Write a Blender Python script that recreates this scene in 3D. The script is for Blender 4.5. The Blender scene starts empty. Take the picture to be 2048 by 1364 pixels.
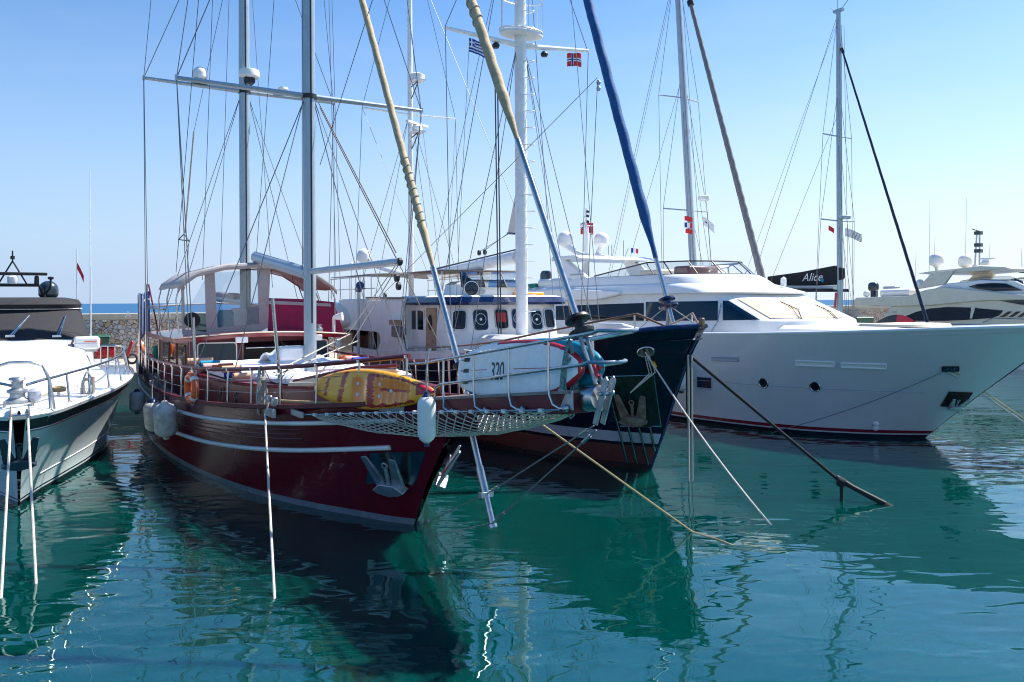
import bpy, bmesh, math, random
from mathutils import Vector, Matrix, Quaternion, noise
from mathutils.bvhtree import BVHTree
R = math.radians
random.seed(7)
SC = bpy.context.scene
COL = SC.collection
# ---------------------------------------------------------------- camera
CAM_H, CAM_F, CAM_ROLL, HORIZON = 4.0, 1592.9, 0.005, 602.8
cd = bpy.data.cameras.new('camera')
cam = bpy.data.objects.new('camera', cd); COL.objects.link(cam)
cd.sensor_width = 36.0; cd.lens = 36.0 * CAM_F / 2048.0
cd.shift_y = -(682.0 - HORIZON) / 2048.0
cd.clip_start = 0.1; cd.clip_end = 60000
c_, s_ = math.cos(CAM_ROLL), math.sin(CAM_ROLL)
cam.matrix_world = Matrix(((c_, s_, 0, 0), (0, 0, -1, 0), (-s_, c_, 0, CAM_H), (0, 0, 0, 1)))
SC.camera = cam
# ---------------------------------------------------------------- light
SUN_AZ, SUN_EL = 59.0, 53.0          # azimuth clockwise from the view direction, elevation
SUN_STRENGTH, SKY_STRENGTH, EXPOSURE = 4.4, 0.086, 1.08
SKY_TINT, SKY_SAT, ZENITH_SAT = (.80, .92, 1.05), 1.08, 1.5
HAZE_LEFT, HAZE_RIGHT = (2.6, 3.5, 5.0), (5.0, 5.6, 6.2)
w = bpy.data.worlds.new('World'); SC.world = w; w.use_nodes = True
wn = w.node_tree.nodes; wl = w.node_tree.links
bg = wn['Background']
sky = wn.new('ShaderNodeTexSky'); sky.sky_type = 'NISHITA'; sky.sun_disc = False
sky.sun_elevation = R(SUN_EL); sky.sun_rotation = R(SUN_AZ)
sky.altitude = 0; sky.air_density = 1.0; sky.dust_density = 0.6; sky.ozone_density = 1.0
# white balance of the picture, and the pale haze that lies along the horizon
tint = wn.new('ShaderNodeMix'); tint.data_type = 'RGBA'; tint.blend_type = 'MULTIPLY'; tint.inputs[0].default_value = 1; tint.inputs[7].default_value = (*SKY_TINT, 1)
sat = wn.new('ShaderNodeHueSaturation'); sat.inputs['Saturation'].default_value = SKY_SAT
wl.new(sky.outputs[0], tint.inputs[6]); wl.new(tint.outputs[2], sat.inputs['Color'])
geo = wn.new('ShaderNodeTexCoord'); sep = wn.new('ShaderNodeSeparateXYZ'); wl.new(geo.outputs['Generated'], sep.inputs[0])
zen = wn.new('ShaderNodeMapRange'); zen.inputs[1].default_value = .30; zen.inputs[2].default_value = .75; zen.inputs[3].default_value = SKY_SAT; zen.inputs[4].default_value = ZENITH_SAT
wl.new(sep.outputs[2], zen.inputs[0]); wl.new(zen.outputs[0], sat.inputs['Saturation'])
hz = wn.new('ShaderNodeMapRange'); hz.interpolation_type = 'SMOOTHSTEP'; hz.inputs[1].default_value = -.01; hz.inputs[2].default_value = .30; hz.inputs[3].default_value = .85; hz.inputs[4].default_value = 0; wl.new(sep.outputs[2], hz.inputs[0])
hm = wn.new('ShaderNodeMapRange'); hm.inputs[1].default_value = -.6; hm.inputs[2].default_value = .6; wl.new(sep.outputs[0], hm.inputs[0])
hc = wn.new('ShaderNodeMix'); hc.data_type = 'RGBA'; hc.inputs[6].default_value = (*HAZE_LEFT, 1); hc.inputs[7].default_value = (*HAZE_RIGHT, 1); wl.new(hm.outputs[0], hc.inputs[0])
mixh = wn.new('ShaderNodeMix'); mixh.data_type = 'RGBA'; cn = wn.new('ShaderNodeTexNoise'); cn.inputs['Scale'].default_value = 2.2; cn.inputs['Detail'].default_value = 7; cn.inputs['Roughness'].default_value = .55
cmap = wn.new('ShaderNodeMapping'); cmap.inputs['Scale'].default_value = (1, 1, 4.5); wl.new(geo.outputs['Generated'], cmap.inputs[0]); wl.new(cmap.outputs[0], cn.inputs[0])
cadd = wn.new('ShaderNodeMapRange'); cadd.inputs[1].default_value = .42; cadd.inputs[2].default_value = .75; cadd.inputs[3].default_value = 0; cadd.inputs[4].default_value = .22; wl.new(cn.outputs[0], cadd.inputs[0])
csum = wn.new('ShaderNodeMath'); csum.operation = 'ADD'; csum.use_clamp = True; wl.new(hz.outputs[0], csum.inputs[0]); wl.new(cadd.outputs[0], csum.inputs[1])
wl.new(csum.outputs[0], mixh.inputs[0]); wl.new(sat.outputs[0], mixh.inputs[6]); wl.new(hc.outputs[2], mixh.inputs[7])
wl.new(mixh.outputs[2], bg.inputs[0]); bg.inputs[1].default_value = SKY_STRENGTH
sd = bpy.data.lights.new('sun', 'SUN'); sd.energy = SUN_STRENGTH; sd.angle = R(0.53); sd.color = (1, 0.955, 0.88)
sun = bpy.data.objects.new('sun', sd); COL.objects.link(sun)
az, el = R(SUN_AZ), R(SUN_EL)
SUN_DIR = Vector((math.sin(az) * math.cos(el), math.cos(az) * math.cos(el), math.sin(el)))
sun.rotation_euler = SUN_DIR.to_track_quat('Z', 'Y').to_euler(); sun.location = (20, 10, 60)
SC.cycles.filter_width = 1.1
SC.view_settings.view_transform = 'Standard'; SC.view_settings.look = 'None'
SC.view_settings.exposure = EXPOSURE; SC.view_settings.gamma = 1
# ---------------------------------------------------------------- materials
MAT = {}
def pm(name, col, rough=.5, metal=0, coat=0, var=0, vscale=4, bump=0, bscale=30, spec=.5, stretch=None, alpha=None, trans=0, vcol=None, sheen=0):
    m = bpy.data.materials.new(name); m.use_nodes = True
    n = m.node_tree.nodes; l = m.node_tree.links; b = n['Principled BSDF']
    b.inputs['Base Color'].default_value = (*col, 1); b.inputs['Roughness'].default_value = rough
    b.inputs['Metallic'].default_value = metal; b.inputs['Coat Weight'].default_value = coat
    b.inputs['Coat Roughness'].default_value = .06
    b.inputs['Specular IOR Level'].default_value = spec
    if trans: b.inputs['Transmission Weight'].default_value = trans
    if alpha is not None: b.inputs['Alpha'].default_value = alpha
    if sheen: b.inputs['Sheen Weight'].default_value = sheen
    if var or bump:
        tc = n.new('ShaderNodeTexCoord'); mp = n.new('ShaderNodeMapping')
        if stretch: mp.inputs['Scale'].default_value = stretch
        l.new(tc.outputs['Object'], mp.inputs[0])
    if var:
        t = n.new('ShaderNodeTexNoise'); t.inputs['Scale'].default_value = vscale; t.inputs['Detail'].default_value = 6
        t.inputs['Roughness'].default_value = .62
        l.new(mp.outputs[0], t.inputs[0])
        r = n.new('ShaderNodeValToRGB'); r.color_ramp.elements[0].position = .32; r.color_ramp.elements[1].position = .68
        c2 = vcol if vcol else tuple(min(1, c * (1 + var * .5)) for c in col)
        r.color_ramp.elements[0].color = (*[c * (1 - var) for c in col], 1); r.color_ramp.elements[1].color = (*c2, 1)
        l.new(t.outputs[0], r.inputs[0]); l.new(r.outputs[0], b.inputs['Base Color'])
        mr = n.new('ShaderNodeMapRange'); mr.inputs[3].default_value = max(0.02, rough - .08); mr.inputs[4].default_value = min(1, rough + .1)
        l.new(t.outputs[0], mr.inputs[0]); l.new(mr.outputs[0], b.inputs['Roughness'])
    if bump:
        t2 = n.new('ShaderNodeTexNoise'); t2.inputs['Scale'].default_value = bscale; t2.inputs['Detail'].default_value = 4
        l.new(mp.outputs[0], t2.inputs[0])
        bp = n.new('ShaderNodeBump'); bp.inputs['Strength'].default_value = bump; bp.inputs['Distance'].default_value = .02
        l.new(t2.outputs[0], bp.inputs['Height']); l.new(bp.outputs[0], b.inputs['Normal'])
    MAT[name] = m
    return m
pm('gelcoat', (.80, .80, .79), .22, coat=.4, var=.05, vscale=1.5)
pm('gelcoat_matt', (.78, .78, .76), .45, var=.06, vscale=2)
pm('white_paint', (.76, .75, .73), .38, var=.10, vscale=2.2, bump=.06, bscale=6)
pm('cream_gelcoat', (.66, .61, .50), .25, coat=.3, var=.05, vscale=1.2)
pm('silver_gelcoat', (.40, .43, .50), .2, coat=.4, var=.04, vscale=1.2)
pm('burgundy', (.125, .010, .020), .34, coat=.04, var=.35, vscale=2.5, bump=.05, bscale=5, spec=.35)
pm('burgundy_bright', (.22, .010, .020), .22, coat=.5, var=.25, vscale=3)
pm('magenta_canvas', (.30, .010, .07), .75, var=.2, vscale=3, bump=.15, bscale=40)
pm('navy_trim', (.008, .022, .09), .25, coat=.5, var=.2)
pm('steel', (.50, .49, .48), .24, metal=1, var=.12, vscale=8)
pm('galvanised', (.42, .45, .48), .42, metal=.85, var=.25, vscale=9)
pm('rusty_iron', (.20, .13, .085), .8, metal=.1, var=.5, vscale=7, bump=.3, bscale=20, vcol=(.25, .20, .155))
pm('mast_grey', (.36, .43, .48), .35, metal=.35, var=.10, vscale=3)
pm('mast_alu', (.50, .52, .54), .38, metal=.55, var=.1, vscale=2)
pm('mast_white', (.78, .79, .80), .35, var=.10, vscale=4)
pm('wire', (.16, .17, .18), .45, metal=.4)
pm('wire_dark', (.045, .05, .055), .6)
pm('glass', (.005, .010, .017), .05, spec=.35)
pm('glass_blue', (.006, .022, .040), .05, spec=.45)
pm('black', (.012, .012, .013), .5)
pm('black_canvas', (.018, .018, .022), .85, var=.3, vscale=5, bump=.2, bscale=25)
pm('outboard_grey', (.02, .035, .05), .3, coat=.4)
pm('rubber', (.02, .02, .02), .7)
pm('teak', (.30, .20, .13), .65, var=.3, vscale=3, stretch=(1, 12, 1), bump=.1, bscale=12)
pm('grey_teak', (.26, .22, .20), .75, var=.25, vscale=3, stretch=(1, 14, 1), bump=.1)
pm('varnish', (.22, .09, .035), .3, coat=.5, var=.35, vscale=4, stretch=(1, 8, 8))
pm('door_wood', (.36, .22, .12), .45, var=.3, vscale=5, stretch=(8, 8, 1))
pm('grey_canvas', (.40, .37, .36), .85, var=.12, vscale=6, bump=.15, bscale=35)
pm('tan_canvas', (.50, .37, .22), .8, var=.25, vscale=5, bump=.35, bscale=14)
pm('beige_cover', (.62, .50, .37), .85, var=.08, vscale=2, bump=.1, bscale=60)
pm('blue_canvas', (.004, .085, .26), .75, var=.25, vscale=5, bump=.3, bscale=12)
pm('grey_sail', (.19, .18, .19), .8, var=.2, vscale=6, bump=.25, bscale=14)
pm('navy_sail', (.015, .025, .06), .8, var=.2, vscale=6)
pm('sailcloth', (.72, .68, .60), .8, var=.06, vscale=4, bump=.1, bscale=20)
pm('cushion_white', (.80, .80, .82), .85, var=.05, vscale=3, bump=.2, bscale=5)
pm('cream_trim', (.70, .60, .45), .4, var=.08)
pm('rope_white', (.62, .58, .50), .9, bump=.8, bscale=90, var=.3, vscale=40)
pm('rope_tan', (.50, .36, .18), .9, bump=.8, bscale=90, var=.3, vscale=40)
pm('rope_grey', (.48, .46, .41), .9, bump=.8, bscale=90, var=.35, vscale=40)
pm('rope_black', (.018, .018, .02), .9, bump=.8, bscale=70)
pm('rope_teal', (.20, .34, .33), .9, var=.7, vscale=45, bump=.8, bscale=80)
pm('fender_white', (.74, .74, .72), .35, var=.12, vscale=5)
pm('fender_worn', (.62, .56, .48), .5, var=.35, vscale=5, vcol=(.75, .74, .70))
pm('fender_blue', (.008, .02, .10), .4)
pm('orange', (.80, .13, .02), .45, var=.15)
pm('yellow', (1.0, .40, .008), .3, coat=.3, var=.12, vscale=4)
pm('deep_orange', (1.0, .22, .008), .3, coat=.3, var=.1)
pm('red', (.42, .008, .012), .35, coat=.2, var=.15)
pm('red_cloth', (.60, .02, .03), .8, sheen=.2)
pm('teal', (.0, .19, .29), .35, coat=.2, var=.15)
pm('green_bin', (.015, .09, .05), .5, var=.25)
pm('green_cloth', (.01, .20, .15), .8, var=.2)
pm('blue_cloth', (.01, .045, .33), .8)
pm('white_cloth', (.80, .80, .80), .85)
pm('peach_cloth', (.78, .42, .26), .9, bump=.3, bscale=40)
pm('rust_cloth', (.55, .12, .04), .9, bump=.3, bscale=40)
pm('aqua_cloth', (.02, .28, .42), .9, bump=.3, bscale=40)
pm('pink_cloth', (.72, .42, .36), .9, bump=.3, bscale=40)
pm('board_white', (.82, .84, .85), .4, var=.10, vscale=6)
pm('green_plate', (.02, .045, .035), .35, metal=.5, var=.45, vscale=3, stretch=(3, 3, .6))
pm('polished_plate', (.30, .36, .33), .22, metal=1, var=.35, vscale=4)
pm('concrete', (.46, .42, .34), .85, var=.15, vscale=3, bump=.2, bscale=14)
pm('quay_concrete', (.40, .36, .30), .9, var=.2, vscale=.8, bump=.2, bscale=10)
pm('curtain', (.50, .46, .42), .9, var=.2, vscale=6, stretch=(8, 8, .5))
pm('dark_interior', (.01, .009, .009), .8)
def see_through(name, tint, mix, rough=.03):
    m = bpy.data.materials.new(name); m.use_nodes = True; n = m.node_tree.nodes; l = m.node_tree.links
    n.remove(n['Principled BSDF']); out = n['Material Output']
    t = n.new('ShaderNodeBsdfTransparent'); t.inputs[0].default_value = (*tint, 1)
    g = n.new('ShaderNodeBsdfGlossy'); g.inputs['Roughness'].default_value = rough
    f = n.new('ShaderNodeFresnel'); f.inputs[0].default_value = 1.45
    a = n.new('ShaderNodeMath'); a.operation = 'ADD'; a.inputs[1].default_value = mix; a.use_clamp = True
    x = n.new('ShaderNodeMixShader'); l.new(f.outputs[0], a.inputs[0]); l.new(a.outputs[0], x.inputs[0])
    l.new(t.outputs[0], x.inputs[1]); l.new(g.outputs[0], x.inputs[2]); l.new(x.outputs[0], out.inputs[0]); MAT[name] = m
see_through('clear_plastic', (.86, .90, .94), .03)
see_through('smoked_screen', (.82, .85, .86), .08)
def banded(name, bands, rough=.25, coat=.4, var=.12, bump=.04, plank=0):
    """hull paint in level bands: bands = [(z_from, colour), ...] bottom up"""
    m = bpy.data.materials.new(name); m.use_nodes = True; n = m.node_tree.nodes; l = m.node_tree.links; b = n['Principled BSDF']
    b.inputs['Roughness'].default_value = rough; b.inputs['Coat Weight'].default_value = coat; b.inputs['Coat Roughness'].default_value = .05
    if plank: b.inputs['Specular IOR Level'].default_value = .28
    tc = n.new('ShaderNodeTexCoord'); sx = n.new('ShaderNodeSeparateXYZ'); l.new(tc.outputs['Object'], sx.inputs[0])
    t = n.new('ShaderNodeTexNoise'); t.inputs['Scale'].default_value = 2.2; t.inputs['Detail'].default_value = 7; l.new(tc.outputs['Object'], t.inputs[0])
    wob = n.new('ShaderNodeMath'); wob.operation = 'MULTIPLY_ADD'; wob.inputs[1].default_value = .012; l.new(t.outputs[0], wob.inputs[0]); l.new(sx.outputs[2], wob.inputs[2])
    mr = n.new('ShaderNodeMapRange'); mr.inputs[1].default_value = -1; mr.inputs[2].default_value = 4; l.new(wob.outputs[0], mr.inputs[0])
    r = n.new('ShaderNodeValToRGB'); r.color_ramp.interpolation = 'CONSTANT'
    els = r.color_ramp.elements
    while len(els) > 1: els.remove(els[-1])
    els[0].position = 0; els[0].color = (*bands[0][1], 1)
    for z, c in bands[1:]:
        e = els.new((z + 1) / 5.0); e.color = (*c, 1)
    l.new(mr.outputs[0], r.inputs[0])
    mx = n.new('ShaderNodeMix'); mx.data_type = 'RGBA'; mx.blend_type = 'MULTIPLY'
    r2 = n.new('ShaderNodeMapRange'); r2.inputs[1].default_value = .3; r2.inputs[2].default_value = .7; r2.inputs[3].default_value = 1 - var; r2.inputs[4].default_value = 1
    smp = n.new('ShaderNodeMapping'); smp.inputs['Scale'].default_value = (3.5, 3.5, .35); l.new(tc.outputs['Object'], smp.inputs[0])
    st = n.new('ShaderNodeTexNoise'); st.inputs['Scale'].default_value = 1.6; st.inputs['Detail'].default_value = 6; l.new(smp.outputs[0], st.inputs[0])      # rain and rust streaks down the side
    both = n.new('ShaderNodeMath'); both.operation = 'MULTIPLY_ADD'; both.inputs[1].default_value = .6; l.new(st.outputs[0], both.inputs[0])
    half = n.new('ShaderNodeMath'); half.operation = 'MULTIPLY'; half.inputs[1].default_value = .4; l.new(t.outputs[0], half.inputs[0]); l.new(half.outputs[0], both.inputs[2])
    l.new(both.outputs[0], r2.inputs[0])
    mx.inputs[0].default_value = 1; l.new(r.outputs[0], mx.inputs[6]); l.new(r2.outputs[0], mx.inputs[7]); l.new(mx.outputs[2], b.inputs['Base Color'])
    bp = n.new('ShaderNodeBump'); bp.inputs['Strength'].default_value = bump; bp.inputs['Distance'].default_value = .05
    l.new(t.outputs[0], bp.inputs['Height']); l.new(bp.outputs[0], b.inputs['Normal'])
    if plank:       # caulked seams between planks
        pg = n.new('ShaderNodeMath'); pg.operation = 'PINGPONG'; pg.inputs[1].default_value = plank / 2; l.new(wob.outputs[0], pg.inputs[0])
        pr = n.new('ShaderNodeMapRange'); pr.inputs[1].default_value = 0; pr.inputs[2].default_value = .012; l.new(pg.outputs[0], pr.inputs[0])
        bp2 = n.new('ShaderNodeBump'); bp2.inputs['Strength'].default_value = .16; bp2.inputs['Distance'].default_value = .006; l.new(pr.outputs[0], bp2.inputs['Height']); l.new(bp.outputs[0], bp2.inputs['Normal']); l.new(bp2.outputs[0], b.inputs['Normal'])
    MAT[name] = m
banded('gulet_hull', [(-1, (.20, .24, .28)), (.13, (.135, .005, .014))], .22, .10, .35, .04, .15)
banded('trawler_hull', [(-1, (.045, .02, .018)), (.12, (.15, .045, .032)), (.58, (.006, .008, .016)), (.66, (.42, .46, .52)), (.90, (.003, .005, .020))], .16, .06, .25, .05)
banded('yacht_hull', [(-1, (.01, .012, .02)), (.10, (.50, .52, .55)), (.15, (.20, .01, .02)), (.235, (.60, .61, .62))], .16, .35, .05, .015)
banded('cruiser_hull', [(-1, (.012, .014, .02)), (.09, (.6, .62, .64)), (.13, (.015, .018, .025)), (.16, (.66, .72, .74))], .16, .5, .06, .02)

# ---------------------------------------------------------------- frames: a boat's own axes (x forward, y to port, z up) in the world
def cam_ray(px, py):
    a = (px - 1024) / CAM_F; b = (HORIZON - py) / CAM_F
    return Vector((a * c_ + b * s_, 1.0, -a * s_ + b * c_))
class Frame:
    def __init__(s, x, y, phi):
        s.M = Matrix.Translation((x, y, 0)) @ Matrix.Rotation(R(phi) - math.pi / 2, 4, 'Z'); s.I = s.M.inverted()
        s.o = s.I @ Vector((0, 0, CAM_H))
    def dir(s, px, py): return s.I.to_3x3() @ cam_ray(px, py)
    def at(s, px, py, x=None, y=None, z=None):
        d = s.dir(px, py); i, v = (0, x) if x is not None else (1, y) if y is not None else (2, z)
        return s.o + d * ((v - s.o[i]) / d[i])
    def hit(s, bvh, px, py):
        d = s.dir(px, py).normalized(); r = bvh.ray_cast(s.o, d)
        if r[0] is None: return None, None
        nrm = r[1] if r[1].dot(d) < 0 else -r[1]
        return r[0], nrm
WORLD = Frame(0, 0, 90)

# ---------------------------------------------------------------- things and parts
PIV = {}
def thing(name, label, cat, fr, piv=(0, 0, 0), group=None):
    o = bpy.data.objects.new(name, None); COL.objects.link(o); o.empty_display_size = .3
    o.matrix_world = fr.M @ Matrix.Translation(piv); PIV[o] = Vector(piv)
    tag(o, label, cat, group); return o
def tag(o, label=None, cat=None, group=None, kind=None):
    if label: o['label'] = label
    if cat: o['category'] = cat
    if group: o['group'] = group
    if kind: o['kind'] = kind
    return o

class MB:
    def __init__(s): s.v = []; s.f = []; s.m = []
    def add(s, vs, fs, mi=0):
        k = len(s.v); s.v += [tuple(q) for q in vs]
        for n, q in enumerate(fs):
            s.f.append([k + i for i in q]); s.m.append(mi if isinstance(mi, int) else mi[n])
        return s
    def box(s, c, d, rot=None, mi=0, top=(1, 1), shear=(0, 0)):
        vs = []
        for z in (-1, 1):
            for x, y in ((-1, -1), (1, -1), (1, 1), (-1, 1)):
                k = top if z > 0 else (1, 1); sh = shear if z > 0 else (0, 0)
                vs.append(Vector((x * d[0] / 2 * k[0] + sh[0], y * d[1] / 2 * k[1] + sh[1], z * d[2] / 2)))
        if rot is not None:
            vs = [rot @ q for q in vs]
        c = Vector(c)
        return s.add([q + c for q in vs], [(3, 2, 1, 0), (4, 5, 6, 7), (0, 1, 5, 4), (1, 2, 6, 5), (2, 3, 7, 6), (3, 0, 4, 7)], mi)
    def ring_loft(s, rings, caps=True, closed=False, mi=0):
        n = len(rings[0]); vs = [q for r in rings for q in r]; fs = []; m = len(rings)
        for i in range(m if closed else m - 1):
            for j in range(n):
                a, b = i * n, ((i + 1) % m) * n
                fs.append((a + j, a + (j + 1) % n, b + (j + 1) % n, b + j))
        if caps and not closed:
            fs.append(tuple(reversed(range(n)))); fs.append(tuple((m - 1) * n + j for j in range(n)))
        return s.add(vs, fs, mi)
    def tube(s, pts, r=.02, n=8, closed=False, mi=0, flat=1.0):
        P = [Vector(p) for p in pts]; m = len(P)
        T = []
        for i in range(m):
            a = P[(i - 1) % m] if (closed or i > 0) else P[i]; b = P[(i + 1) % m] if (closed or i < m - 1) else P[i]
            t = (b - a); T.append(t.normalized() if t.length > 1e-9 else Vector((0, 0, 1)))
        up = Vector((0, 0, 1)) if abs(T[0].z) < .9 else Vector((1, 0, 0))
        u = T[0].cross(up).normalized(); rings = []
        for i in range(m):
            if i:
                q = T[i - 1].rotation_difference(T[i]); u = (q @ u)
                u = (u - T[i] * u.dot(T[i])).normalized()
            w_ = T[i].cross(u); rr = r[i] if isinstance(r, (list, tuple)) else r
            rings.append([P[i] + (u * math.cos(2 * math.pi * k / n) + w_ * math.sin(2 * math.pi * k / n) * flat) * rr for k in range(n)])
        return s.ring_loft(rings, True, closed, mi)
    def lathe(s, prof, base=(0, 0, 0), axis=(0, 0, 1), n=20, mi=0):
        ax = Vector(axis).normalized(); q = Vector((0, 0, 1)).rotation_difference(ax); b = Vector(base)
        return s.ring_loft([[b + q @ Vector((r * math.cos(2 * math.pi * k / n), r * math.sin(2 * math.pi * k / n), h)) for k in range(n)] for r, h in prof], True, False, mi)
    def prism(s, poly, off, mi=0):
        P = [Vector(p) for p in poly]; o = Vector(off); n = len(P)
        fs = [tuple(range(n)), tuple(reversed(range(n, 2 * n)))] + [(i, i + n, (i + 1) % n + n, (i + 1) % n) for i in range(n)]
        return s.add(P + [p + o for p in P], fs, mi)
    def grid(s, G, mi=0):
        a, b = len(G), len(G[0])
        fs = [(i * b + j, i * b + j + 1, (i + 1) * b + j + 1, (i + 1) * b + j) for i in range(a - 1) for j in range(b - 1)]
        if callable(mi): mi = [mi(i, j) for i in range(a - 1) for j in range(b - 1)]
        return s.add([q for r in G for q in r], fs, mi)
    def bvh(s): return BVHTree.FromPolygons([Vector(q) for q in s.v], [list(q) for q in s.f])
    def build(s, name, mat, parent=None, fr=None, piv=None, bevel=0, smooth=35, solid=0, soff=0, fix=True):
        me = bpy.data.meshes.new(name)
        if parent is not None: pv = PIV[parent]
        else: pv = Vector(piv) if piv is not None else Vector((0, 0, 0))
        me.from_pydata([Vector(q) - pv for q in s.v], [], s.f)
        mats = mat if isinstance(mat, (list, tuple)) else [mat]
        for q in mats: me.materials.append(MAT[q])
        if len(mats) > 1: me.polygons.foreach_set('material_index', s.m)
        if fix:
            bm = bmesh.new(); bm.from_mesh(me); bmesh.ops.recalc_face_normals(bm, faces=bm.faces[:]); bm.to_mesh(me); bm.free()
        if smooth:
            me.polygons.foreach_set('use_smooth', [True] * len(me.polygons)); me.set_sharp_from_angle(angle=R(smooth))
        o = bpy.data.objects.new(name, me); COL.objects.link(o); PIV[o] = pv
        if parent is not None: o.parent = parent
        elif fr is not None: o.matrix_world = fr.M @ Matrix.Translation(pv)
        if solid:
            q = o.modifiers.new('solid', 'SOLIDIFY'); q.thickness = solid; q.offset = soff
        if bevel:
            q = o.modifiers.new('bevel', 'BEVEL'); q.width = bevel; q.segments = 2; q.limit_method = 'ANGLE'; q.angle_limit = R(40); q.harden_normals = False
        return o
def lerp(a, b, t): return a + (b - a) * t
def interp(tab, x):
    """smooth interpolation in a table [(x, v...)] whose x falls"""
    if x >= tab[0][0]: return tab[0][1:]
    if x <= tab[-1][0]: return tab[-1][1:]
    for i in range(len(tab) - 1):
        if tab[i][0] >= x >= tab[i + 1][0]:
            x1, x2 = tab[i][0], tab[i + 1][0]; t = (x1 - x) / (x1 - x2); out = []
            for k in range(1, len(tab[0])):
                p1, p2 = tab[i][k], tab[i + 1][k]
                m1 = ((p2 - tab[i - 1][k]) / (x2 - tab[i - 1][0]) if i > 0 else (p2 - p1) / (x2 - x1)) * (x2 - x1)
                m2 = ((tab[i + 2][k] - p1) / (tab[i + 2][0] - x1) if i + 2 < len(tab) else (p2 - p1) / (x2 - x1)) * (x2 - x1)
                t2, t3 = t * t, t * t * t
                out.append((2 * t3 - 3 * t2 + 1) * p1 + (t3 - 2 * t2 + t) * m1 + (-2 * t3 + 3 * t2) * p2 + (t3 - t2) * m2)
            return out
class Hull:
    """tab rows: x at the sheer, half-beam at the sheer, half-beam at the water, sheer height. stem: [(z, x)] rising"""
    def __init__(s, tab, stem, rake_len, power=1.0, keel=-.8, knuckle=None):
        s.tab, s.stem, s.rl, s.pw, s.keel = tab, stem, rake_len, power, keel
        s.x0, s.x1 = tab[0][0], tab[-1][0]; s.kn = knuckle
    def stemx(s, z):
        st = s.stem
        if z <= st[0][0]: return st[0][1]
        for (a, b), (c, d) in zip(st, st[1:]):
            if z <= c: return lerp(b, d, (z - a) / (c - a))
        return st[-1][1]
    def pt(s, x, k, side=-1):
        """k: 0 water .. 1 sheer, below 0 under water"""
        hs, hw, zs = interp(s.tab, x)
        z = zs * k if k >= 0 else -k * s.keel
        w_ = max(0.0, 1 - (s.x0 - x) / s.rl)
        xx = x + (s.stemx(max(k, 0) * s.tab[0][3]) - s.x0) * w_ * w_
        if k >= 0: h = hw + (hs - hw) * k ** s.pw
        else: h = hw * math.sqrt(max(0, 1 - k * k)) * .9 + hw * .1
        if s.kn and k >= 0: h += s.kn(x, k)
        return Vector((xx, side * max(h, 0.004), z))
    def sheer(s, x, side=-1, dz=0, dy=0):
        hs, hw, zs = interp(s.tab, x); return Vector((x, side * (hs + dy), zs + dz))
    def zpt(s, x, z, side=-1):
        zs = interp(s.tab, x)[2]; return s.pt(x, z / zs, side)
    def mesh(s, nx=60, nz=14):
        m = MB(); xs = [lerp(s.x0, s.x1, (i / nx) ** 1.25) for i in range(nx + 1)]
        ks = [-1, -.85, -.5, -.2] + [i / nz for i in range(nz + 1)]
        for side in (-1, 1): m.grid([[s.pt(x, k, side) for k in ks] for x in xs])
        n = len(ks); L = [s.pt(s.x1, k, -1) for k in ks]; Rr = [s.pt(s.x1, k, 1) for k in ks]
        m.grid([L, Rr])
        return m
    def deck(s, dz, inset=.06, x0=None, x1=None, crown=.03, nx=40, ny=8):
        x0 = s.x0 - .05 if x0 is None else x0; x1 = s.x1 if x1 is None else x1; G = []
        for i in range(nx + 1):
            x = lerp(x0, x1, i / nx); hs, hw, zs = interp(s.tab, x); h = max(hs - inset, .01)
            G.append([(x, h * (2 * j / ny - 1), zs + dz + crown * (1 - (2 * j / ny - 1) ** 2)) for j in range(ny + 1)])
        return MB().grid(G)
def weld(o, d=.0005):
    bm = bmesh.new(); bm.from_mesh(o.data); bmesh.ops.remove_doubles(bm, verts=bm.verts[:], dist=d)
    bmesh.ops.recalc_face_normals(bm, faces=bm.faces[:]); bm.to_mesh(o.data); bm.free(); return o
def wire(par, p, q, name='shroud', r=.009, mat='wire', n=5, sag=0):
    p, q = Vector(p), Vector(q); k = 1 if not sag else 10
    pts = [p.lerp(q, i / k) - Vector((0, 0, sag * 4 * (i / k) * (1 - i / k))) for i in range(k + 1)]
    return MB().tube(pts, r, n).build(name, mat, par)
def pxwire(fr, par, a, b, ka, kb=None, **k):
    return wire(par, fr.at(a[0], a[1], **ka), fr.at(b[0], b[1], **(kb or ka)), **k)
def text_mesh(txt, size, shear=0, depth=.003, spacing=1.0):
    c = bpy.data.curves.new('txt', 'FONT'); c.body = txt; c.size = size; c.shear = shear; c.extrude = depth; c.align_x = 'CENTER'; c.align_y = 'CENTER'; c.space_character = spacing
    o = bpy.data.objects.new('txt', c); COL.objects.link(o); dg = bpy.context.evaluated_depsgraph_get()
    me = bpy.data.meshes.new_from_object(o.evaluated_get(dg)); m = MB()
    m.add([tuple(v.co) for v in me.vertices], [tuple(p.vertices) for p in me.polygons])
    bpy.data.objects.remove(o); bpy.data.curves.remove(c); bpy.data.meshes.remove(me); return m
def xform(m, M):
    m.v = [tuple(M @ Vector(q)) for q in m.v]; return m
def basis(o, ex, ey, ez):
    ex, ey, ez = Vector(ex), Vector(ey), Vector(ez)
    return Matrix(((ex.x, ey.x, ez.x, o[0]), (ex.y, ey.y, ez.y, o[1]), (ex.z, ey.z, ez.z, o[2]), (0, 0, 0, 1)))
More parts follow.
